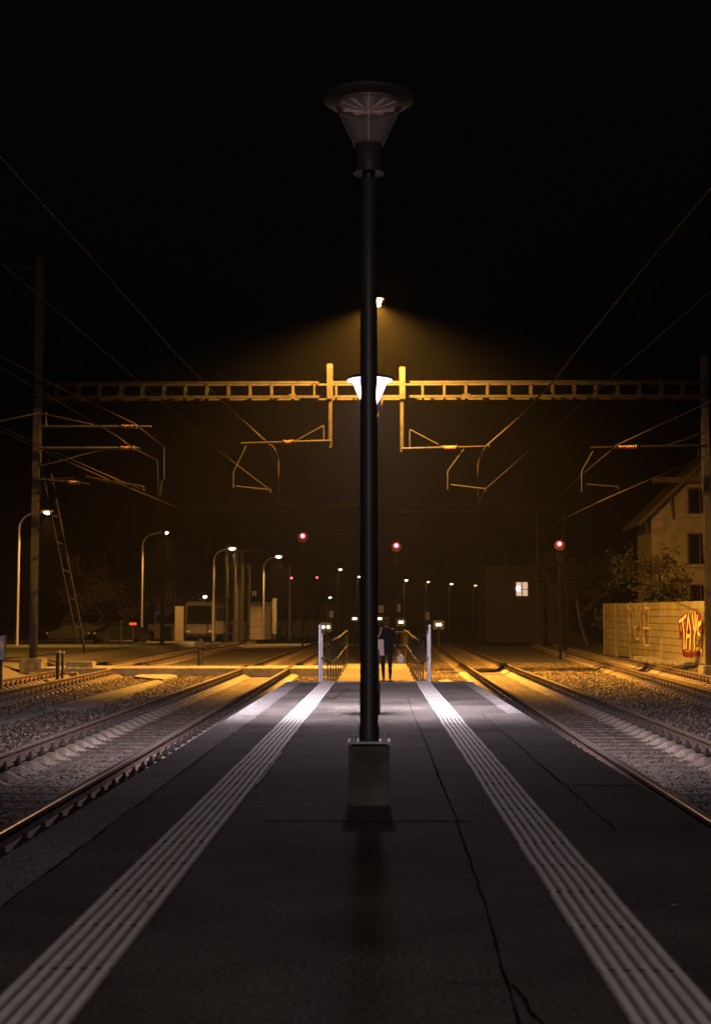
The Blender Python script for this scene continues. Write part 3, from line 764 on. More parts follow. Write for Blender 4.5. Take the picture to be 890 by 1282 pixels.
# ------------------------------------------------------------------ signals
def signal(px, py, Y, label, small=False):
    c = at(px, py, Y); g = gz(c.x, Y)
    t = thing('railway_signal', (c.x, Y, g), label, 'signal', 'red railway signals')
    s = .5 if small else (.72 if Y < 80 else 1.0)
    b = MB(); b.tube([(c.x, Y+.12, g), (c.x, Y+.12, c.z+.3*s)], .07, 12); b.build('post', M['fardark'], t, smooth=True)
    b = MB(); b.lathe((c.x, Y, c.z-.09*s), [(0,.05),(.32*s,.05),(.335*s,.0),(.31*s,-.02),(.30*s,.02),(0,.02)], 32, axis='y'); b.build('target_disc', M['darkmetal'], t, smooth=True)
    b = MB(); b.lathe((c.x, Y-.035, c.z-.09*s), [(.325*s,0),(.355*s,0),(.355*s,-.02),(.325*s,-.02),(.325*s,0)], 32, axis='y'); b.build('rim', M['redring'], t)
    b = MB(); b.lathe((c.x, Y-.05, c.z), [(0,-.03),(.09*s,-.025),(.13*s,0)], 20, axis='y'); b.build('lens', M['red'], t, smooth=True)
    b = MB(); b.lathe((c.x, Y-.09, c.z), [(0,-.02),(.05*s,-.012),(.055*s,0)], 20, axis='y'); b.build('lens_core', M['redcore'], t, smooth=True)
    b = MB(); b.box(c.x-.24*s, c.x+.24*s, Y-.02, Y+.04, c.z-1.25*s, c.z-.62*s); b.build('lower_panel', M['fardark'], t)
    b = MB(); b.bar((c.x-.35, Y+.15, c.z-1.4*s), (c.x+.35, Y+.15, c.z-1.4*s), .05); b.bar((c.x+.3,Y+.2,g),(c.x+.3,Y+.2,c.z-1.4*s), .04); b.build('ladder', M['fardark'], t)
    if not small: light('signal_light', 'POINT', (c.x, Y-.35, c.z), (1,.03,.04), 9, .08, parent=t)
signal(379, 671, 98, 'red signal on a dark post between the left tracks')
signal(496, 683, 98, 'red signal just right of the lamp post, the brightest one')
signal(700, 681, 70, 'red signal between the two right tracks near the house')
signal(365, 723.5, 150, 'tiny dim red signal behind the street lamps', True)
signal(397, 723, 150, 'small red signal below the left red signal', True)
# dwarf signals
for (px, py, Y, lab, two) in ((408,785,75,'pair of white dwarf signal lamps left of the ramp end post',True),(444,774.5,105,'white dwarf signal lamp nearest left of the lamp post',False),
        (475,774.5,105,'white dwarf signal lamp half hidden between lamp post and person',False),(502,779,95,'white dwarf signal lamp right of the person',False),(549,782,80,'white dwarf signal lamp right of the ramp, between rails',False)):
    c = at(px, py, Y); g = gz(c.x, Y); t = thing('dwarf_signal', (c.x, Y, g), lab, 'dwarf signal', 'low white dwarf signals')
    b = MB(); b.tube([(c.x,Y,g),(c.x,Y,c.z-.12)], .05, 8); b.build('post', M['darkmetal'], t)
    b = MB(); b.cbox((c.x,Y+.1,c.z-.02), .62, .16, .5, ch=.04); b.build('housing', M['darkmetal'], t)
    for dx in ((-.13,.13) if two else (-.08,.08)):
        b = MB(); b.lathe((c.x+dx, Y-.01, c.z), [(0,-.03),(.065,-.02),(.08,0)], 14, axis='y'); b.build('lamp', M['dwarf'], t, smooth=True)

# ------------------------------------------------------------------ street lamps on the left road
def street_lamp(px, py, polex, basey, Y, label, bright=True, lampm='street', power=None, side=None):
    h = at(px, py, Y); pxx = at(polex, py, Y).x; g = -.3; sgn = 1 if h.x > pxx else -1
    t = thing('street_lamp', (pxx, Y, g), label, 'street lamp', 'street lamps')
    r = .09; L = abs(h.x-pxx); P = [(pxx, Y, g), (pxx, Y, h.z-1.0)]
    ca = min(L, 1.0)
    for k in range(1, 7):
        a = R(15*k); P.append((pxx + sgn*ca*(1-math.cos(a)), Y, h.z-1.0 + .95*math.sin(a)))
    P.append((h.x - sgn*.25, Y, h.z+.06))
    b = MB(); b.tube(P, [.09,.07]+[.05]*7, 8); b.build('pole', M['galv'], t, smooth=True)
    b = MB(); b.cbox((h.x, Y, h.z+.09), .75, .30, .12, ch=.03); b.build('head', M['galv'], t)
    b = MB(); b.lathe((h.x, Y, h.z), [(0,.07),(.2,.04),(.24,-.02),(.14,-.10),(0,-.13)], 14); b.build('lamp', M[lampm], t, smooth=True)
    if power: light('street_light', 'SPOT', (h.x, Y, h.z-.2), (1,.46,.11), power, .15, spot=112, blend=1.0, parent=t)
    return t
street_lamp(60, 641.5, 25, 790, 88, 'curved street lamp behind the tall left mast', power=P_STREET)
street_lamp(207, 667, 179, 785, 108, 'curved street lamp standing alone left of the coach', power=P_STREET)
street_lamp(291, 687, 268, 785, 112, 'street lamp above the coach beside the lattice tower', power=P_STREET)
street_lamp(349, 697, 330, 780, 122, 'curved street lamp above the small kiosk', power=P_STREET)
for (px, py, Y, mt, lab, pw) in ((257,747,150,'street','low street lamp glowing above the coach roof',0),(426,713,185,'streetw','pale far street lamp left of the lamp post',60),
     (413,748,200,'streetw','lowest far lamp close above the ramp railing',60),(450,722,200,'streetw','far lamp grazing the left edge of the lamp post',90),(508.5,726.5,210,'streetw','white far lamp just right of the person',90),
     (536,728.5,215,'streety','yellow far lamp, second right of the lamp post',50),(565,731,220,'streetw','white far lamp, third right of the lamp post',90),(595,733,225,'streety','yellow far lamp, rightmost of the far row',50)):
    street_lamp(px, py, px-3, 780, Y, lab, lampm=mt, power=pw or None)

# ------------------------------------------------------------------ left side furniture and buildings
def B3(name, m, parent, x0, x1, y0, y1, z0, z1): b = MB(); b.box(x0,x1,y0,y1,z0,z1); return b.build(name, M[m], parent)
# coach
def coach():
    Y = 118; a, c = at(231, 800, Y), at(262, 753, Y); x0, x1 = a.x, a.x+2.45; z0 = -.28; zt = c.z
    t = thing('parked_coach', ((x0+x1)/2, Y, z0), 'cream coach parked nose-on between the street lamps', 'coach')
    L = 11
    bm = bmesh.new(); bmesh.ops.create_cube(bm, size=1)
    for v in bm.verts: v.co = Vector(((x0+x1)/2 + v.co.x*(x1-x0), Y+L/2 + v.co.y*L, (z0+.35+zt)/2 + v.co.z*(zt-z0-.35)))
    for v in bm.verts:
        if v.co.y < Y+.1 and v.co.z > zt-.1: v.co.y += .35
    bmesh.ops.bevel(bm, geom=bm.edges[:], offset=.16, segments=3, affect='EDGES')
    b = MB(); b.bm(bm); b.build('body', M['bus'], t, smooth=True)
    zw0, zw1 = z0+1.35, zt-.35
    b = MB(); b.poly([(x0+.18,Y-.02,zw0),(x1-.18,Y-.02,zw0),(x1-.25,Y+.24,zw1),(x0+.25,Y+.24,zw1)]); b.poly([(x0+.18,Y-.02,zw0),(x1-.18,Y-.02,zw0),(x1-.18,Y+.05,zw0-.02),(x0+.18,Y+.05,zw0-.02)]); b.build('windscreen', M['glassdk'], t)
    for i in range(6): B3('window','glassdk',t, x1-.004, x1+.012, Y+1.2+i*1.55, Y+2.5+i*1.55, z0+1.6, zt-.5)
    for s in (x0+.32, x1-.32):
        b = MB(); b.cbox((s, Y-.03, z0+.72), .34, .08, .16, ch=.02); b.build('headlight', M['white'], t)
    B3('bumper','darkmetal',t, x0+.1, x1-.1, Y-.08, Y+.02, z0+.32, z0+.56)
    for s in (x0+.05, x1-.33):
        for yy_ in (Y+2, Y+8.2):
            b = MB(); b.lathe((s, yy_, z0+.48), [(0,0),(.48,0),(.5,.04),(.5,.24),(.48,.28),(0,.28)], 18, axis='x'); w = b.build('wheel', M['rubber'], t)
    for s, q in ((x0,-1),(x1,1)):
        b = MB(); b.bar((s+q*.02,Y+.2,zt-.5),(s+q*.24,Y-.1,zt-.55), .04); b.cbox((s+q*.26,Y-.12,zt-.8), .1, .06, .45, ch=.02); b.build('mirror', M['darkmetal'], t)
coach()
p = at(225, 780, 112)
t = thing('advert_column', (p.x, 112, -.3), 'plain pale upright panel standing close left of the coach', 'panel')
b = MB(); b.cbox((p.x, 112, (at(225,759,112).z-.3)/2), .68, .3, at(225,759,112).z+.3, ch=.02); b.build('panel_board', M['kiosk'], t)
B3('plinth','concrete',t, p.x-.4, p.x+.4, 111.8, 112.2, -.31, -.18)
# lit low wall / road edges behind
for (xa, xb, ya, yb, Y, lab) in ((186,220,781,795,124,'low yellow-lit wall left of the coach'),(279,324,778,789,133,'low yellow-lit wall behind the lattice tower'),(340,400,777,786,160,'long low lit wall right of the kiosk')):
    a, c = at(xa, yb, Y), at(xb, ya, Y); t = thing('low_wall', ((a.x+c.x)/2, Y, -.3), lab, 'wall', 'low lit walls along the street')
    B3('wall_body','pale',t, a.x, c.x, Y, Y+.3, -.35, max(.5, c.z-.1)); B3('coping','pale',t, a.x-.05, c.x+.05, Y-.05, Y+.35, max(.5, c.z-.1)+.002, max(.5, c.z-.1)+.09)
# kiosk
a, c = at(312, 788, 126), at(340, 754, 126)
t = thing('kiosk', ((a.x+c.x)/2, 127, -.3), 'small flat-roofed kiosk with pale panels under the curved street lamp', 'kiosk')
B3('wall','kiosk',t, a.x, c.x, 126, 129, -.3, c.z-.2); B3('roof','darkmetal',t, a.x-.15, c.x+.15, 125.8, 129.2, c.z-.198, c.z)
B3('door','mast',t, c.x-.62, c.x-.04, 125.96, 125.998, -.28, c.z-.4); 
for k in range(3): B3('panel_joint','darkmetal',t, a.x+.05, c.x-.7, 125.985, 125.999, .2+.6*k, .23+.6*k)
a, c = at(341, 778, 125), at(346.5, 749, 125)
t = thing('information_totem', ((a.x+c.x)/2, 125, -.3), 'narrow white totem sign beside the kiosk', 'sign'); B3('board','concrete',t, a.x, c.x, 125, 125.14, .2, c.z); B3('foot','darkmetal',t, a.x+.1, c.x-.1, 125.02, 125.12, -.3, .198)
# lattice tower with platforms
def tower():
    Y = 112; x0, x1 = at(283,780,Y).x, at(311,780,Y).x; zt = at(290,684,Y).z
    t = thing('lattice_tower', ((x0+x1)/2, Y, -.3), 'dark scaffold-like steel lattice tower between coach and kiosk', 'tower')
    for x in (x0, x0+.62, x1-.55, x1):
        for yy_ in (Y, Y+1.2):
            b = MB(); b.bar((x,yy_,-.3),(x,yy_,zt if x < x1-.6 else zt-1.2), .07); b.build('upright', M['darkmetal'], t)
    for z in (.3, 1.1, 3.2, zt-1.6, zt-.4):
        b = MB(); b.box(x0-.15, x1+.15, Y-.1, Y-.04, z, z+.09); b.build('crossbar', M['darkmetal'], t)
    b = MB()
    for k in range(5): b.bar((x0,Y-.12,.4+k*1.1),(x0+.62,Y-.12,1.5+k*1.1), .03); b.bar((x1,Y-.12,.4+k*1.1),(x1-.55,Y-.12,1.5+k*1.1), .03)
    b.build('bracing', M['darkmetal'], t)
    for px in (297, 303):
        q = at(px, 700, Y+3); b = MB(); b.tube([(q.x, Y+3, -.3), (q.x, Y+3, q.z+.6)], .2, 14); b.build('tank_column', M['mast'], t, smooth=True)
tower()
# plain poles
for (px, yt, yb, Y, r, mt, lab) in ((363,710,786,150,.13,'galv','slim lit pole behind the left red signal post'),(390,705,770,165,.12,'beam','stout lit pole left of the small red signal'),(411,700,785,175,.10,'mast','faint pole left of the lamp post'),
      (632,695,770,120,.12,'mast','faint pole left of the lit window'),(672,640,790,110,.12,'mast','dark pole right of the lit window'),(270,700,790,127,.14,'mast','stout lit pole directly behind the coach')):
    q = at(px, yt, Y); g = gz(q.x, Y); t = thing('steel_pole', (q.x, Y, g), lab, 'pole', 'plain steel poles in the distance')
    b = MB(); b.tube([(q.x,Y,g),(q.x,Y,q.z)], [r, r*.7], 10); b.lathe((q.x,Y,q.z), [(r*.9,0),(r*.9,.05),(0,.08)], 10); b.build('shaft', M[mt], t, smooth=True)
    b = MB(); b.cbox((q.x,Y,g+.1), r*4, r*4, .3, ch=.02); b.build('base', M['concrete'], t)
# cars parked
def car(px, Y, label, m, rot):
    q = at(px, 795, Y); t = thing('parked_car', (q.x, Y, -.24), label, 'car', 'cars parked beyond the left tracks')
    prof = [(-2.1,.25),(-2.15,.6),(-2.0,.78),(-1.35,.88),(-.75,1.38),(.65,1.42),(1.35,.95),(2.0,.85),(2.12,.6),(2.1,.25)]
    bm = bmesh.new(); A = [bm.verts.new((x, -.85 if z < 1 else -.68, z)) for x, z in prof]; C_ = [bm.verts.new((x, .85 if z < 1 else .68, z)) for x, z in prof]
    bm.faces.new(A); bm.faces.new(list(reversed(C_))); n = len(prof)
    for i in range(n): bm.faces.new((A[i], C_[i], C_[(i+1)%n], A[(i+1)%n]))
    bmesh.ops.bevel(bm, geom=bm.edges[:], offset=.05, segments=2, affect='EDGES')
    def ad(b, nm, mt): o = b.build(nm, M[mt], None, smooth=nm=='body'); o.parent = t; return o
    b = MB(); b.bm(bm); ad(b, 'body', m)
    for s in (-1,1):
        b = MB(); b.poly([(-1.2,s*.80,.93),(-.72,s*.72,1.30),(.58,s*.72,1.33),(1.1,s*.80,.98)]); ad(b, 'side_window', 'glassdk')
        for x in (-1.35, 1.35):
            b = MB(); b.lathe((x, s*.80-.1, .32), [(0,0),(.30,0),(.32,.03),(.32,.17),(.30,.2),(0,.2)], 18, axis='y'); ad(b, 'wheel', 'rubber')
        b = MB(); b.cbox((-2.12, s*.6, .66), .06, .3, .13, ch=.01); ad(b, 'headlight', 'white')
    t.rotation_euler = (0,0,R(rot))
car(98, 100, 'dark car parked beside the leaning strut', 'car1', 15)
car(128, 106, 'small dark car parked behind the orange sign post', 'car1', 12); car(152, 98, 'dark car parked close to the orange sign post', 'car1', 30)
# vehicle with bluish headlight far behind the second street lamp
car(208, 140, 'far car showing a bluish white headlight by the street', 'car1', 95)
q = at(203.5, 778, 137); b = MB(); b.lathe((q.x, 137, q.z), [(0,-.04),(.14,-.03),(.18,0)], 14, axis='y'); o = b.build('work_lamp', M['headlight'], loc=q, smooth=True)
b = MB(); b.tube([(q.x,137.1,-.3),(q.x,137.1,q.z+.1)], .05, 8); o2 = b.build('stand', M['mast'], None); o2.location = Vector((0,0,0)) - Vector(o.location); o2.parent = o
tag(o, 'bluish white lamp glowing low left of the coach', 'lamp'); light('work_light', 'POINT', (q.x+1.0, 137.0, q.z+.4), (.6,.65,1.0), 60, .1, parent=o)
# orange sign
q = at(167, 781, 75); t = thing('track_sign', (q.x, 75, gz(q.x,75)), 'small orange board on a thin post beyond the outer left track', 'sign')
b = MB(); b.tube([(q.x,75,gz(q.x,75)),(q.x,75,q.z)], .03, 8); b.build('post', M['mast'], t)
b = MB(); b.cbox((q.x,74.95,q.z), .38, .03, .13, ch=.008); b.build('board', M['orange'], t)
q = at(152, 790, 75); t = thing('marker_post', (q.x, 75, gz(q.x,75)), 'thin bare marker post left of the orange board', 'post')
b = MB(); b.tube([(q.x,75,gz(q.x,75)),(q.x,75,q.z+.5)], .03, 8); b.build('shaft', M['mast'], t); b = MB(); b.cbox((q.x,75,q.z+.5), .09,.05,.09); b.build('cap', M['mast'], t)
# left signal box at the picture edge
q = at(2, 812, 36); g = gz(q.x, 36); t = thing('track_indicator', (q.x, 36, g), 'dark upright indicator box with pale oval lamp beside the outer left track', 'indicator')
b = MB(); b.cbox((q.x, 36, at(2,811,36).z), .24, .12, .66, ch=.02); b.build('housing', M['darkmetal'], t)
b = MB(); b.cbox((q.x, 35.935, at(2,811,36).z), .20, .012, .60); b.build('frame_face', M['galv'], t)
b = MB(); b.lathe((0,0,0), [(0,-.02),(.045,-.015),(.06,0)], 16, axis='y'); b.v = [(x+q.x+.02, y+35.925, z*1.9+at(2,808,36).z) for x,y,z in b.v]; b.build('oval_lens', M['paintcream'], t, smooth=True)
b = MB(); b.box(q.x-.04,q.x+.04,35.96,36.04,g,at(2,828,36).z); b.build('post', M['mast'], t)
# stub posts and cabinets by the left mast
for (px, yt, yb, Y, w, lab) in ((73,817,836,42,.10,'short forked stub post right of the mast block'),(79,818,836,42.3,.07,'thin stub post touching the forked one'),):
    a = at(px, yt, Y); g = gz(a.x, Y); t = thing('stub_post', (a.x,Y,g), lab, 'post', 'short posts by the left track')
    b = MB(); b.cbox((a.x,Y,(a.z+g)/2), w, w, a.z-g, ch=.01); b.build('shaft', M['mast'], t); b = MB(); b.cbox((a.x,Y,a.z+.02), w*1.5, w*1.2, .06, ch=.01); b.build('head', M['galv'], t)
# point indicator on ballast
a = at(251, 808, 56); g = gz(a.x,56); t = thing('point_indicator', (a.x,56,g), 'dark lantern-headed point indicator standing in lit ballast left of the inner track', 'indicator')
b = MB(); b.tube([(a.x,56,g),(a.x,56,a.z-.1)], .10, 10); b.build('post', M['darkmetal'], t)
b = MB(); b.cbox((a.x,56,a.z+.02), .42,.34,.26, ch=.03); b.lathe((a.x,56,a.z+.14), [(.10,0),(.10,.10),(0,.14)], 10); b.build('housing', M['darkmetal'], t)
# concrete covers, cable trough
def flat_slab(name, pxs, z, th, label, cat, m='pale'):
    P = [gp(x, y, z) for x, y in pxs]; b = MB(); b.slab(P, z-th, z); cx = sum(p[0] for p in P)/len(P); cy = sum(p[1] for p in P)/len(P)
    return tag(b.build(name, M[m], loc=(cx,cy,z-th)), label, cat)
flat_slab('concrete_cover', [(58,885),(100,886.5),(130,880),(84,879.5)], -.60, .1, 'pale slanted concrete cover plate lying in dark ballast between left tracks', 'cover plate')
flat_slab('cable_trough', [(0,905),(60,889),(56,884.5),(0,897)], -.615, .1, 'long concrete cable trough running left of the cover plate', 'cable trough', 'concrete')
flat_slab('cable_trough', [(132,880),(205,853),(196,851),(84,879)], -.615, .1, 'concrete cable trough running right of the cover plate to the crossing', 'cable trough', 'concrete')
flat_slab('concrete_cover', [(168,847),(205,850),(222,845),(180,842)], -.60, .1, 'lit concrete cover plate near the crossing deck', 'cover plate')
flat_slab('cable_trough', [(548,852),(560,850),(575,858),(568,860)], -.60, .1, 'broken pale kerb stones at the right platform corner', 'kerb stone')

# right side: noise barrier with graffiti
WA, WB = at(755, 756, 74), at(900, 752, 51.5)
WA.z = at(755,756,74).z; WB.z = at(888,752.5,52.5).z
def wp(u, v):
    """point on the wall face: u along 0..1, v = height 0..1"""
    zb = gz(12, 60) - .05; lo = Vector((WA.x, WA.y, zb+.12)).lerp(Vector((WB.x, WB.y, zb-.02)), u)
    hi = Vector(WA).lerp(Vector(WB), u); return lo.lerp(hi, v)
WD = (Vector((WB.x-WA.x, WB.y-WA.y, 0))).normalized(); WN = Vector((WD.y, -WD.x, 0)); WN = WN if WN.y < 0 else -WN
t = thing('noise_barrier', (WA.x, WA.y, gz(WA.x, WA.y)), 'ochre-lit boundary wall of horizontal boards covered in graffiti on the right', 'wall')
US = [0.0, .14, .29, .445, .58, .77, 1.0]
NP = len(US)-1
for k in range(NP):
    u0, u1 = US[k], US[k+1]; b = MB(); rows = 8
    for r_ in range(rows):
        v0, v1 = .06 + .94*r_/rows, .06 + .94*(r_+1)/rows - .012
        q = [wp(u0+.004,v0), wp(u1-.004,v0), wp(u1-.004,v1), wp(u0+.004,v1)]; bk = [p_ - WN*.10 for p_ in q]
        b.add(q+bk, [(0,1,2,3),(7,6,5,4),(0,4,5,1),(1,5,6,2),(2,6,7,3),(3,7,4,0)])
    q = [wp(u0+.002,.0), wp(u1-.002,.0), wp(u1-.002,1.0), wp(u0+.002,1.0)]; q = [p_-WN*.03 for p_ in q]; bk = [p_-WN*.05 for p_ in q]
    b.add(q+bk, [(0,1,2,3),(7,6,5,4),(0,4,5,1),(1,5,6,2),(2,6,7,3),(3,7,4,0)])
    b.build('board_panel', M['wallpanel'], t)
for k in range(NP+1):
    p0, p1 = wp(US[k], -.1), wp(US[k], 1.005); b = MB(); b.bar(p0 - WN*.045, p1 - WN*.045, .07, .12, up=WN); b.build('post', M['wallpanel'], t)
for k in range(9):
    u = .42 + k*.07; p0 = wp(min(u,1), .02) + WN*.18; b = MB(); b.cbox((p0.x,p0.y,p0.z-.02), .55, .30, .22+.04*(k%3), ch=.03); b.build('footing_block', M['pale'], t)
# graffiti: strokes laid on the wall at real size
def wall_uv(px, py):
    """wall coordinates of a mark seen at a photo pixel"""
    d = CAM_ROT @ Vector(((px-445)/F, (641-py)/F, -1)); o = Vector((0,0,CZ)); n = WN; k = (Vector(WA)-o).dot(n)/d.dot(n); return o + d*k
def strokes(name, lines, w, m, off, parent):
    b = MB()
    for ln in lines:
        P = [wall_uv(*p_) + WN*off for p_ in ln]
        for i in range(len(P)-1):
            a, c = P[i], P[i+1]; d = (c-a); 
            if d.length < 1e-4: continue
            sd = d.normalized().cross(WN).normalized()*(w/2); e = d.normalized()*(w*.3)
            b.add([a-sd-e, c-sd+e, c+sd+e, a+sd-e], [(0,1,2,3)])
    return b.build(name, M[m], parent)
K = lambda x, y: (740 + x/5.933, 720 + y/5.933)
tays = [ [K(655,345),K(690,320),K(705,300)], [K(678,330),K(690,420),K(692,545)],          # T
         [K(722,300),K(712,420),K(706,540)], [K(722,300),K(740,420),K(735,545)], [K(712,455),K(738,450)],            # A
         [K(752,300),K(760,370),K(770,420)], [K(772,275),K(775,400),K(765,470),K(770,550)], [K(790,300),K(780,400)], # Y
         [K(815,350),K(795,385),K(793,430),K(815,450),K(818,500),K(800,545),K(785,550)], [K(795,385),K(800,350)], [K(805,540),K(820,565)] ]
S_ = thing('graffiti', (0,0,0), None, None); S_.parent = t; S_.location = -Vector(t.location)
def sub(o): o.location = (0,0,0); o.parent = S_
red_out = [[(x-1.2,y-.8) for x,y in l] for l in tays] + [[(x+1.2,y+.8) for x,y in l] for l in tays]
red_out += [[K(650,330),K(660,460)], [K(680,555),K(700,590),K(750,590),K(800,575)], [K(690,575),K(690,595)], [K(740,570),K(742,605)], [K(795,560),K(800,590)], [K(825,360),K(822,480),K(815,560)], [K(780,290),K(815,310)], [K(660,440),K(680,430),K(684,590)]]
def flat(name, lines, w, m, off, lab=None):
    o = strokes(name, lines, w, m, off, None); o.parent = S_
    if lab: o['label'] = lab
# every stroke layer sits 4 mm in front of the one below
for i, l in enumerate(red_out): pass
flat('red_outline', red_out, .20, 'paintred', .016, 'dark red graffiti outline')
flat('cream_letters', tays, .140, 'paintcream', .024, 'cream yellow graffiti letters reading TAYS')
old = [ [K(268,230),K(290,260),K(275,330),K(292,400),K(290,490)], [K(300,240),K(310,330),K(325,400),K(345,370),K(350,260)], [K(320,430),K(335,480),K(360,470),K(370,400),K(360,300),K(375,240)],
        [K(385,300),K(395,380),K(385,460),K(400,520),K(430,525)], [K(400,240),K(430,250),K(425,340),K(440,430),K(430,520)], [K(335,240),K(330,300)], [K(385,390),K(430,395)] ]
dark = [ [K(280,280),K(300,300)], [K(290,440),K(290,505)], [K(310,440),K(330,490),K(350,480)], [K(372,265),K(376,340)], [K(405,430),K(412,515)], [K(330,380),K(350,400)], [K(390,410),K(415,400)], [K(405,285),K(412,330)] ]
flat('brown_patches', dark, .26, 'paintbrown', .016, 'faded brown graffiti patches')
flat('pale_lines', old, .10, 'paintpale', .024, 'faded pale graffiti outlines')

# house behind the wall
def house():
    Y = 80; e = at(797, 655, Y); ap = at(915, 540, Y); xw0 = at(815, 650, Y).x; half = ap.x - e.x; xw1 = ap.x + (ap.x - xw0); g = -.5
    t = thing('gabled_house', (ap.x, Y, g), 'ochre gabled house with wooden eaves rising behind the graffiti wall', 'house')
    ez = e.z; 
    b = MB(); D = 4.5
    sl = (ap.z - ez)/half; zl = ez + (xw0 - e.x)*sl
    front = [(xw0,Y,g),(xw1,Y,g),(xw1,Y,zl-.15),(ap.x,Y,ap.z-.15),(xw0,Y,zl-.15)]; bk = [(x,Y+D,z) for x,_,z in front]
    b.add(front+bk, [(0,1,2,3,4),(9,8,7,6,5),(0,5,6,1),(1,6,7,2),(4,3,8,9),(3,2,7,8),(0,4,9,5)]); b.build('wall', M['tarp'], t)
    rf = MB(); 
    for s in (-1, 1):
        x_e = ap.x + s*half; P = [(ap.x, Y-.5, ap.z), (x_e, Y-.5, ez), (x_e, Y+D+.5, ez), (ap.x, Y+D+.5, ap.z)]
        if s > 0: P = [P[1],P[0],P[3],P[2]]
        rf.add(P + [(x,y_,z-.18) for x,y_,z in P], [(0,1,2,3),(7,6,5,4),(0,4,5,1),(1,5,6,2),(2,6,7,3),(3,7,4,0)])
    ro = rf.build('roof', M['roof'], t)
    b = MB(); 
    for s in (-1, 1):
        b.bar((ap.x, Y-.52, ap.z-.12), (ap.x+s*half, Y-.52, ez-.12), .06, .2)
    b.build('bargeboard', M['wood'], ro)
    b = MB(); b.box(xw0, xw1, Y-.45, Y-.32, at(850,603,Y).z-.1, at(850,600,Y).z+.08)
    for k in range(14):
        x = ap.x - 2.2 + k*.34; zt_ = ap.z - .3 - abs(x-ap.x)*sl
        if zt_ > at(850,600,Y).z + .1: b.box(x-.05, x+.05, Y-.48, Y-.452, at(850,600,Y).z+.1, zt_)
    b.build('gable_fretwork', M['wood'], t)
    for (px, yt, yb) in ((806,645,668),(838,615,650)):
        a_ = at(px, yt, Y-.5); c_ = at(px+8, yb, Y-.1); b = MB(); b.bar((a_.x,Y-.5,a_.z),(a_.x+.3,Y-.02,c_.z), .12); b.build('eaves_bracket', M['wood'], t)
    for (xa, xb, ya, yb) in ((862,889,612,643),(862,889,669,706),(864,889,733,753)):
        a_, c_ = at(xa,yb,Y), at(xb,ya,Y); w = thing('window', (0,0,0), None, None); w.parent = t; w.location = Vector((a_.x,Y,a_.z)) - Vector(t.location)
        wl = wpos(w)
        def pp(nm, m_, *q): b = MB(); b.box(*q); o = b.build(nm, M[m_], None); o.location = -wl; o.parent = w
        pp('pane','glassdk', a_.x, c_.x, Y-.02, Y-.004, a_.z, c_.z)
        pp('frame','wood', a_.x-.08, a_.x-.002, Y-.06, Y-.003, a_.z-.08, c_.z+.08); pp('sill','pale', a_.x-.2, c_.x+.2, Y-.16, Y-.003, a_.z-.2, a_.z-.085)
        pp('mullion','wood', (a_.x+c_.x)/2-.03, (a_.x+c_.x)/2+.03, Y-.05, Y-.022, a_.z, c_.z); pp('frame','wood', a_.x, c_.x, Y-.06, Y-.003, c_.z+.002, c_.z+.08)
    b = MB(); b.box(at(838,730,Y).x, at(864,730,Y).x, Y-.22, Y-.003, at(850,728,Y).z, at(850,724,Y).z); b.build('ledge', M['wood'], t)
house()

# ------------------------------------------------------------------ trees and shrubs
def plant(name, cx, cy, g, H, spread, n_limb, leaves, label, cat, lm='leaf', leafsize=.1, seed=1, bushy=False, group=None, trunk_r=.12):
    r = random.Random(seed); t = thing(name, (cx, cy, g), label, cat, group); tr = MB(); tips = []
    def grow(p, d, L, rad, lev):
        q = p; pts_ = [p.copy()]; rs_ = [rad]
        for k in range(4):
            d = (d + Vector((r.gauss(0,.13), r.gauss(0,.13), r.gauss(.03,.08)))).normalized(); q = q + d*L/4; pts_.append(q.copy()); rs_.append(rad*(1-.13*(k+1)))
            if lev >= 1: tips.append(q.copy())
        tr.tube(pts_, rs_, 5 if lev else 8, cap=False)
        if lev < 3:
            for k in range(n_limb if lev < 2 else 3):
                a = r.uniform(0, 6.28); f = r.uniform(.35, 1.0); o_ = p.lerp(q, f); up = r.uniform(.2, .9)
                grow(o_, Vector((math.cos(a)*spread, math.sin(a)*spread, up)).normalized(), L*r.uniform(.5,.72), rad*.5, lev+1)
    stems = 4 if bushy else 1
    for k in range(stems):
        grow(Vector((cx + (r.uniform(-.7,.7) if bushy else 0), cy + (r.uniform(-.5,.5) if bushy else 0), g)), Vector((r.uniform(-.2,.2), r.uniform(-.2,.2), 1)).normalized(), H*.45, trunk_r, 0)
    tr.build('trunk', M['bark'], t)
    lb = MB()
    for k in range(leaves):
        p = r.choice(tips) + Vector((r.gauss(0,.22), r.gauss(0,.22), r.gauss(0,.2)))
        a = Vector((r.gauss(0,1), r.gauss(0,1), r.gauss(0,1))).normalized(); c_ = a.orthogonal().normalized(); s = leafsize*r.uniform(.6,1.3)
        lb.add([p-a*s, p+c_*s*.5, p+a*s, p-c_*s*.5], [(0,1,2,3)])
    if leaves: lb.build('crown', M[lm], t)
    return t
q = at(815, 755, 72); plant('garden_tree', at(824,750,72).x, 72, -.5, 9.0, .8, 4, 1900, 'straggly leafy tree in front of the house wall', 'tree', 'leaf', .11, 5, trunk_r=.09)
plant('garden_shrub', at(790,750,76).x, 76, -.5, 3.4, 1.2, 4, 2600, 'dense shrub showing just above the wall top left of the house', 'shrub', 'leaf', .10, 8, True, trunk_r=.05)
plant('garden_shrub', at(872,750,76).x, 76, -.5, 3.6, .9, 4, 1300, 'climbing shrub round the lower house windows', 'shrub', 'leaf', .09, 9, True, trunk_r=.05)
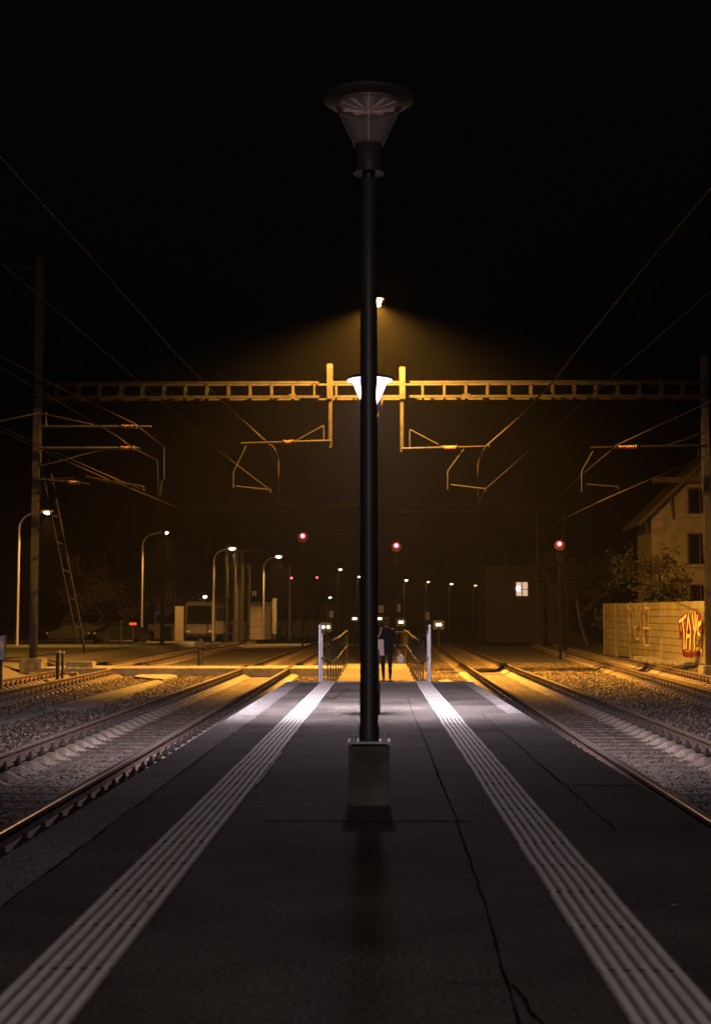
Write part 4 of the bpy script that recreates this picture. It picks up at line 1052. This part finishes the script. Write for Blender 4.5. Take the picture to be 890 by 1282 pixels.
for i, (px, Y, H, lf, lab) in enumerate(((256,132,7.0,500,'orange-lit bare tree behind the coach'),(225,150,9,300,'tall bare tree right of the lone street lamp'),(110,125,9,500,'dark tree behind the leaning strut'),
      (150,130,8,500,'dark tree between leaning strut and lone street lamp'),(70,118,10,500,'dark tree behind the tall left mast'),(195,138,7.5,300,'thin tree behind the lone street lamp'))):
    c_ = at(px, 785, Y); plant('bare_tree', c_.x, Y, -.3, H, .8, 4, lf, lab, 'tree', 'leafdry', .13, 20+i, group='bare trees along the left street')
c_ = at(735, 785, 95); plant('dark_tree', c_.x, 95, -.4, 9, .9, 4, 3500, 'dark bushy tree behind the right red signal', 'tree', 'leafdark', .18, 31)
c_ = at(640, 785, 150); plant('dark_tree', c_.x, 168, -.4, 11, .9, 4, 3000, 'dark tree rising behind the building with the lit window', 'tree', 'leafdark', .22, 33)

# dark building with lit window, right
def far_building(px0, px1, pyt, Y, label, wins, D=10, wallm='roof', flat_=False):
    a, c_ = at(px0, 785, Y), at(px1, pyt, Y); g = -.5; t = thing('dark_building', ((a.x+c_.x)/2, Y, g), label, 'building', 'buildings far down the line')
    B3('wall', wallm, t, a.x, c_.x, Y, Y+D, g, c_.z)
    b = MB(); w = c_.x-a.x
    if flat_: b.box(a.x-.2, c_.x+.2, Y-.2, Y+D+.2, c_.z+.002, c_.z+.25)
    else:
        m_ = (a.x+c_.x)/2; b.add([(a.x-.4,Y-.4,c_.z),(c_.x+.4,Y-.4,c_.z),(c_.x+.4,Y+D+.4,c_.z),(a.x-.4,Y+D+.4,c_.z),(a.x-.4,Y+D/2,c_.z+D*.3),(c_.x+.4,Y+D/2,c_.z+D*.3)], [(0,1,5,4),(2,3,4,5),(0,4,3),(1,2,5),(0,3,2,1)])
    b.build('roof', M['roof'], t)
    for (x0, x1, y0, y1, mt) in wins:
        p0, p1 = at(x0,y1,Y), at(x1,y0,Y); b = MB(); b.box(p0.x,p1.x,Y-.05,Y-.01,p0.z,p1.z); wn = b.build('window', M[mt], t)
        xm = (p0.x+p1.x)/2; b = MB(); b.box(xm-.04,xm+.04,Y-.09,Y-.052,p0.z,p1.z); b.box(p0.x,p1.x,Y-.07,Y-.052,p0.z+.9*(p1.z-p0.z)/2,p0.z+.9*(p1.z-p0.z)/2+.06); o = b.build('frame', M['wood'], None); o.location = -wpos(wn); o.parent = wn
    return t
far_building(608, 752, 712, 118, 'long dark building with the single bright lit window on the right', [(646,660,729,746,'lit')], flat_=True)
q = at(648.5, 737, 117.8); b = MB(); b.lathe((q.x,117.8,q.z), [(0,-.1),(.16,-.06),(.2,.05),(0,.1)], 12, axis='y'); b.tube([(q.x,117.8,q.z),(q.x,118.0,q.z+.3)], .03, 6); o = b.build('wall_lamp', M['litwhite'], loc=q, smooth=True); tag(o, 'white lamp fixed in front of the lit window', 'lamp')
far_building(466, 520, 752, 240, 'far house with dim orange windows behind the person', [(474,480,758,767,'litdim'),(497,501,756,766,'litdim')])
far_building(524, 600, 757, 250, 'far low house with one dim orange window right of the railing', [(532,537,766,776,'litdim')])
far_building(400, 446, 757, 230, 'far house lit dull orange left of the lamp post', [(409,417,765,773,'litdim')], wallm='tarp')
far_building(284, 330, 690, 165, 'tall dim building block behind the lattice tower', [(316,321,740,746,'litdim')], wallm='roof', flat_=True)

# ------------------------------------------------------------------ the walking person
def person():
    Y = 36.0; x0 = at(484, 800, Y).x; g = path_z(Y); H = 1.56
    k = H/1.56
    V = lambda x, y, z: Vector((x0 + x, Y + y, g + z))
    verts = []; edges = []; rad = []
    def v(x, y, z, r, r2=None): verts.append(V(x,y,z)); rad.append((r, r2 or r)); return len(verts)-1
    def chain(start, items):
        p = start
        for it in items:
            n_ = v(*it); edges.append((p, n_)); p = n_
        return p
    pel = v(0,0,.80,.135,.10)
    ch = chain(pel, [(0,.0,.90,.125,.09),(0,.0,1.02,.12,.088),(0,-.01,1.15,.135,.09),(0,-.005,1.26,.12,.075)])
    nk = chain(ch, [(0,0,1.315,.052,.052),(0,.01,1.36,.048,.05)])
    hd = chain(nk, [(0,.02,1.42,.070,.078),(0,.02,1.48,.076,.088),(0,.015,1.53,.05,.06)])
    # arms: right one swings out holding a bag, left bent to the shoulder strap
    ra = chain(ch, [(.14,0,1.255,.060,.055),(.185,0,1.20,.052),(.235,-.02,1.02,.044),(.285,.0,.86,.036),(.315,.02,.76,.026),(.325,.02,.73,.024)])
    la = chain(ch, [(-.14,0,1.255,.060,.055),(-.185,0,1.20,.052),(-.215,.02,1.04,.044),(-.20,.10,.92,.036),(-.17,.17,.95,.026)])
    chain(pel, [(-.085,0,.74,.098,.09),(-.095,.04,.46,.062),(-.095,.03,.40,.060),(-.085,-.01,.20,.046),(-.08,-.03,.07,.035),(-.08,.02,.035,.034),(-.085,.14,.028,.028)])
    chain(pel, [(.085,0,.74,.098,.09),(.085,.07,.46,.062),(.085,.06,.40,.060),(.085,.03,.20,.046),(.085,.02,.07,.035),(.085,.06,.035,.034),(.09,.17,.028,.028)])
    me = bpy.data.meshes.new('person'); base = V(0,0,0); me.from_pydata([p - base for p in verts], edges, [])
    o = bpy.data.objects.new('person', me); COL.objects.link(o); o.location = base
    sk_ = o.modifiers.new('skin', 'SKIN'); 
    for i, r_ in enumerate(rad): me.skin_vertices[0].data[i].radius = r_
    me.skin_vertices[0].data[0].use_root = True
    ss = o.modifiers.new('sub', 'SUBSURF'); ss.levels = ss.render_levels = 2
    me.materials.append(M['cloth'])
    dg = bpy.context.evaluated_depsgraph_get(); ev = o.evaluated_get(dg); nm = bpy.data.meshes.new_from_object(ev); o.modifiers.clear(); o.data = nm
    nm.materials.clear()
    for mm in (M['cloth'], M['trousers'], M['skin']): nm.materials.append(mm)
    for p in nm.polygons:
        c = p.center; p.use_smooth = True
        p.material_index = 2 if c.z > 1.33 or (c.x > .30 and c.z < .78) else (1 if c.z < .74 else 0)
    tag(o, 'person in dark coat and trousers walking away down the ramp carrying bags', 'person')
    def pt(b, nm_, m, smooth=True):
        q = b.build(nm_, M[m], None, smooth=smooth); q.location = -base; q.parent = o; return q
    # coat: flared tube over the torso
    b = MB(); prof = [(1.31,.075,.065),(1.28,.15,.085),(1.22,.185,.10),(1.10,.170,.105),(.98,.155,.105),(.86,.175,.125),(.74,.188,.135),(.66,.190,.138)]
    n = 24; vs = []
    for z, a, c in prof:
        for i in range(n):
            th = 2*math.pi*i/n; w = 1 + .03*math.sin(5*th + z*9); vs.append(V(a*math.cos(th)*w, c*math.sin(th)*w, z))
    b.add(vs, [(i*n+j, i*n+(j+1)%n, (i+1)*n+(j+1)%n, (i+1)*n+j) for i in range(len(prof)-1) for j in range(n)]); pt(b, 'coat', 'cloth')
    b = MB(); b.lathe(V(0,.005,1.46), [(0,.105),(.045,.098),(.078,.06),(.092,.01),(.088,-.04),(.078,-.09),(.05,-.115),(0,-.11)], 20); hh = pt(b, 'hair', 'hair')
    # ears, nose, eyes, mouth on the far side of the head
    b = MB()
    for s in (-1,1): b.lathe(V(s*.083,.03,1.455), [(0,.012*s),(.02,.008*s),(.024,0)], 10, axis='x')
    pt(b, 'ear', 'skin')
    b = MB(); b.tube([V(0,.098,1.475), V(0,.118,1.445), V(0,.10,1.44)], [.008,.014,.010], 8); pt(b, 'nose', 'skin')
    for s in (-1,1): b = MB(); b.lathe(V(s*.03,.092,1.475), [(0,.012),(.008,.009),(.012,0)], 10, axis='y'); pt(b, 'eye', 'white')
    b = MB(); b.tube([V(-.022,.098,1.41), V(0,.103,1.408), V(.022,.098,1.41)], .005, 6); pt(b, 'mouth', 'paintred')
    for s, (hx, hy, hz) in ((1,(.325,.02,.73)),(-1,(-.17,.17,.95))):
        b = MB(); b.tube([V(hx,hy,hz+.02), V(hx,hy,hz-.03), V(hx,hy,hz-.055)], [.022,.03,.024], 8)
        for f in range(4):
            y_ = hy-.027+.018*f; l_ = (.045,.052,.050,.040)[f]; b.tube([V(hx,y_,hz-.05), V(hx+s*.006,y_,hz-.05-l_*.6), V(hx-s*.012,y_,hz-.05-l_)], [.0085,.008,.006], 6)
        b.tube([V(hx-s*.012,hy+.02,hz-.01), V(hx-s*.03,hy+.038,hz-.035), V(hx-s*.02,hy+.04,hz-.06)], [.010,.009,.007], 6)
        pt(b, 'hand', 'skin')
    # shoulder tote
    tb = MB(); bx = x0 - .215; zt_ = g + 1.02; n = 8
    q = []
    for i in range(5):
        f = i/4; z = g + .62 + (zt_-g-.62)*f; w = .30 - .03*f; d = .07*(1-f*.5)+.01
        q += [(bx-w/2, Y-.10-d/2, z),(bx+w/2, Y-.10-d/2, z),(bx+w/2, Y-.10+d/2, z),(bx-w/2, Y-.10+d/2, z)]
    tb.add(q, [(0,3,2,1)] + [(i*4+j, i*4+(j+1)%4, (i+1)*4+(j+1)%4, (i+1)*4+j) for i in range(4) for j in range(4)])
    to = tb.build('tote_bag', M['tote'], loc=(bx, Y-.10, g+.62)); tag(to, 'pale canvas tote bag hanging from the walking person\'s left shoulder', 'bag')
    b = MB(); b.tube([(bx-.05,Y-.12,zt_-.02),(x0-.15,Y-.125,g+1.2),(x0-.135,Y-.03,g+1.31),(x0-.15,Y+.08,g+1.2)], .012, 6); so = b.build('strap', M['tote'], None); so.location = -Vector(to.location); so.parent = to
    # plastic bag in the right hand
    bm = bmesh.new(); bmesh.ops.create_icosphere(bm, subdivisions=3, radius=1); r = random.Random(3)
    hb = V(.345,.02,.53)
    for v_ in bm.verts:
        z = v_.co.z; sc = 1 - .35*max(0,z)**1.5; v_.co = hb + Vector((v_.co.x*.10*sc*r.uniform(.96,1.04), v_.co.y*.085*sc, z*.125))
    b = MB(); b.bm(bm); po = b.build('plastic_bag', M['plastic'], loc=hb, smooth=True); tag(po, 'small pale bag carried low in the walking person\'s right hand', 'bag')
    b = MB(); b.tube([V(.325,.02,.68), V(.335,.02,.63), V(.345,.02,.60)], [.012,.03,.06], 8); ho = b.build('handle', M['plastic'], None, smooth=True); ho.location = -hb; ho.parent = po
person()

# ------------------------------------------------------------------ haze
b = MB(); b.box(-440, 440, -30, 720, -2.0, 22.0); H = b.build('haze', None); H['kind'] = 'stuff'; H['label'] = 'thin night mist over the station'
hm = bpy.data.materials.new('haze'); hm.use_nodes = True; t = hm.node_tree; t.nodes.clear(); ou = t.nodes.new('ShaderNodeOutputMaterial'); pv = t.nodes.new('ShaderNodeVolumePrincipled')
pv.inputs['Color'].default_value = (.9,.9,.9,1); pv.inputs['Density'].default_value = HAZE_DENSITY; pv.inputs['Anisotropy'].default_value = .25
t.links.new(pv.outputs[0], ou.inputs['Volume']); H.data.materials.clear(); H.data.materials.append(hm)
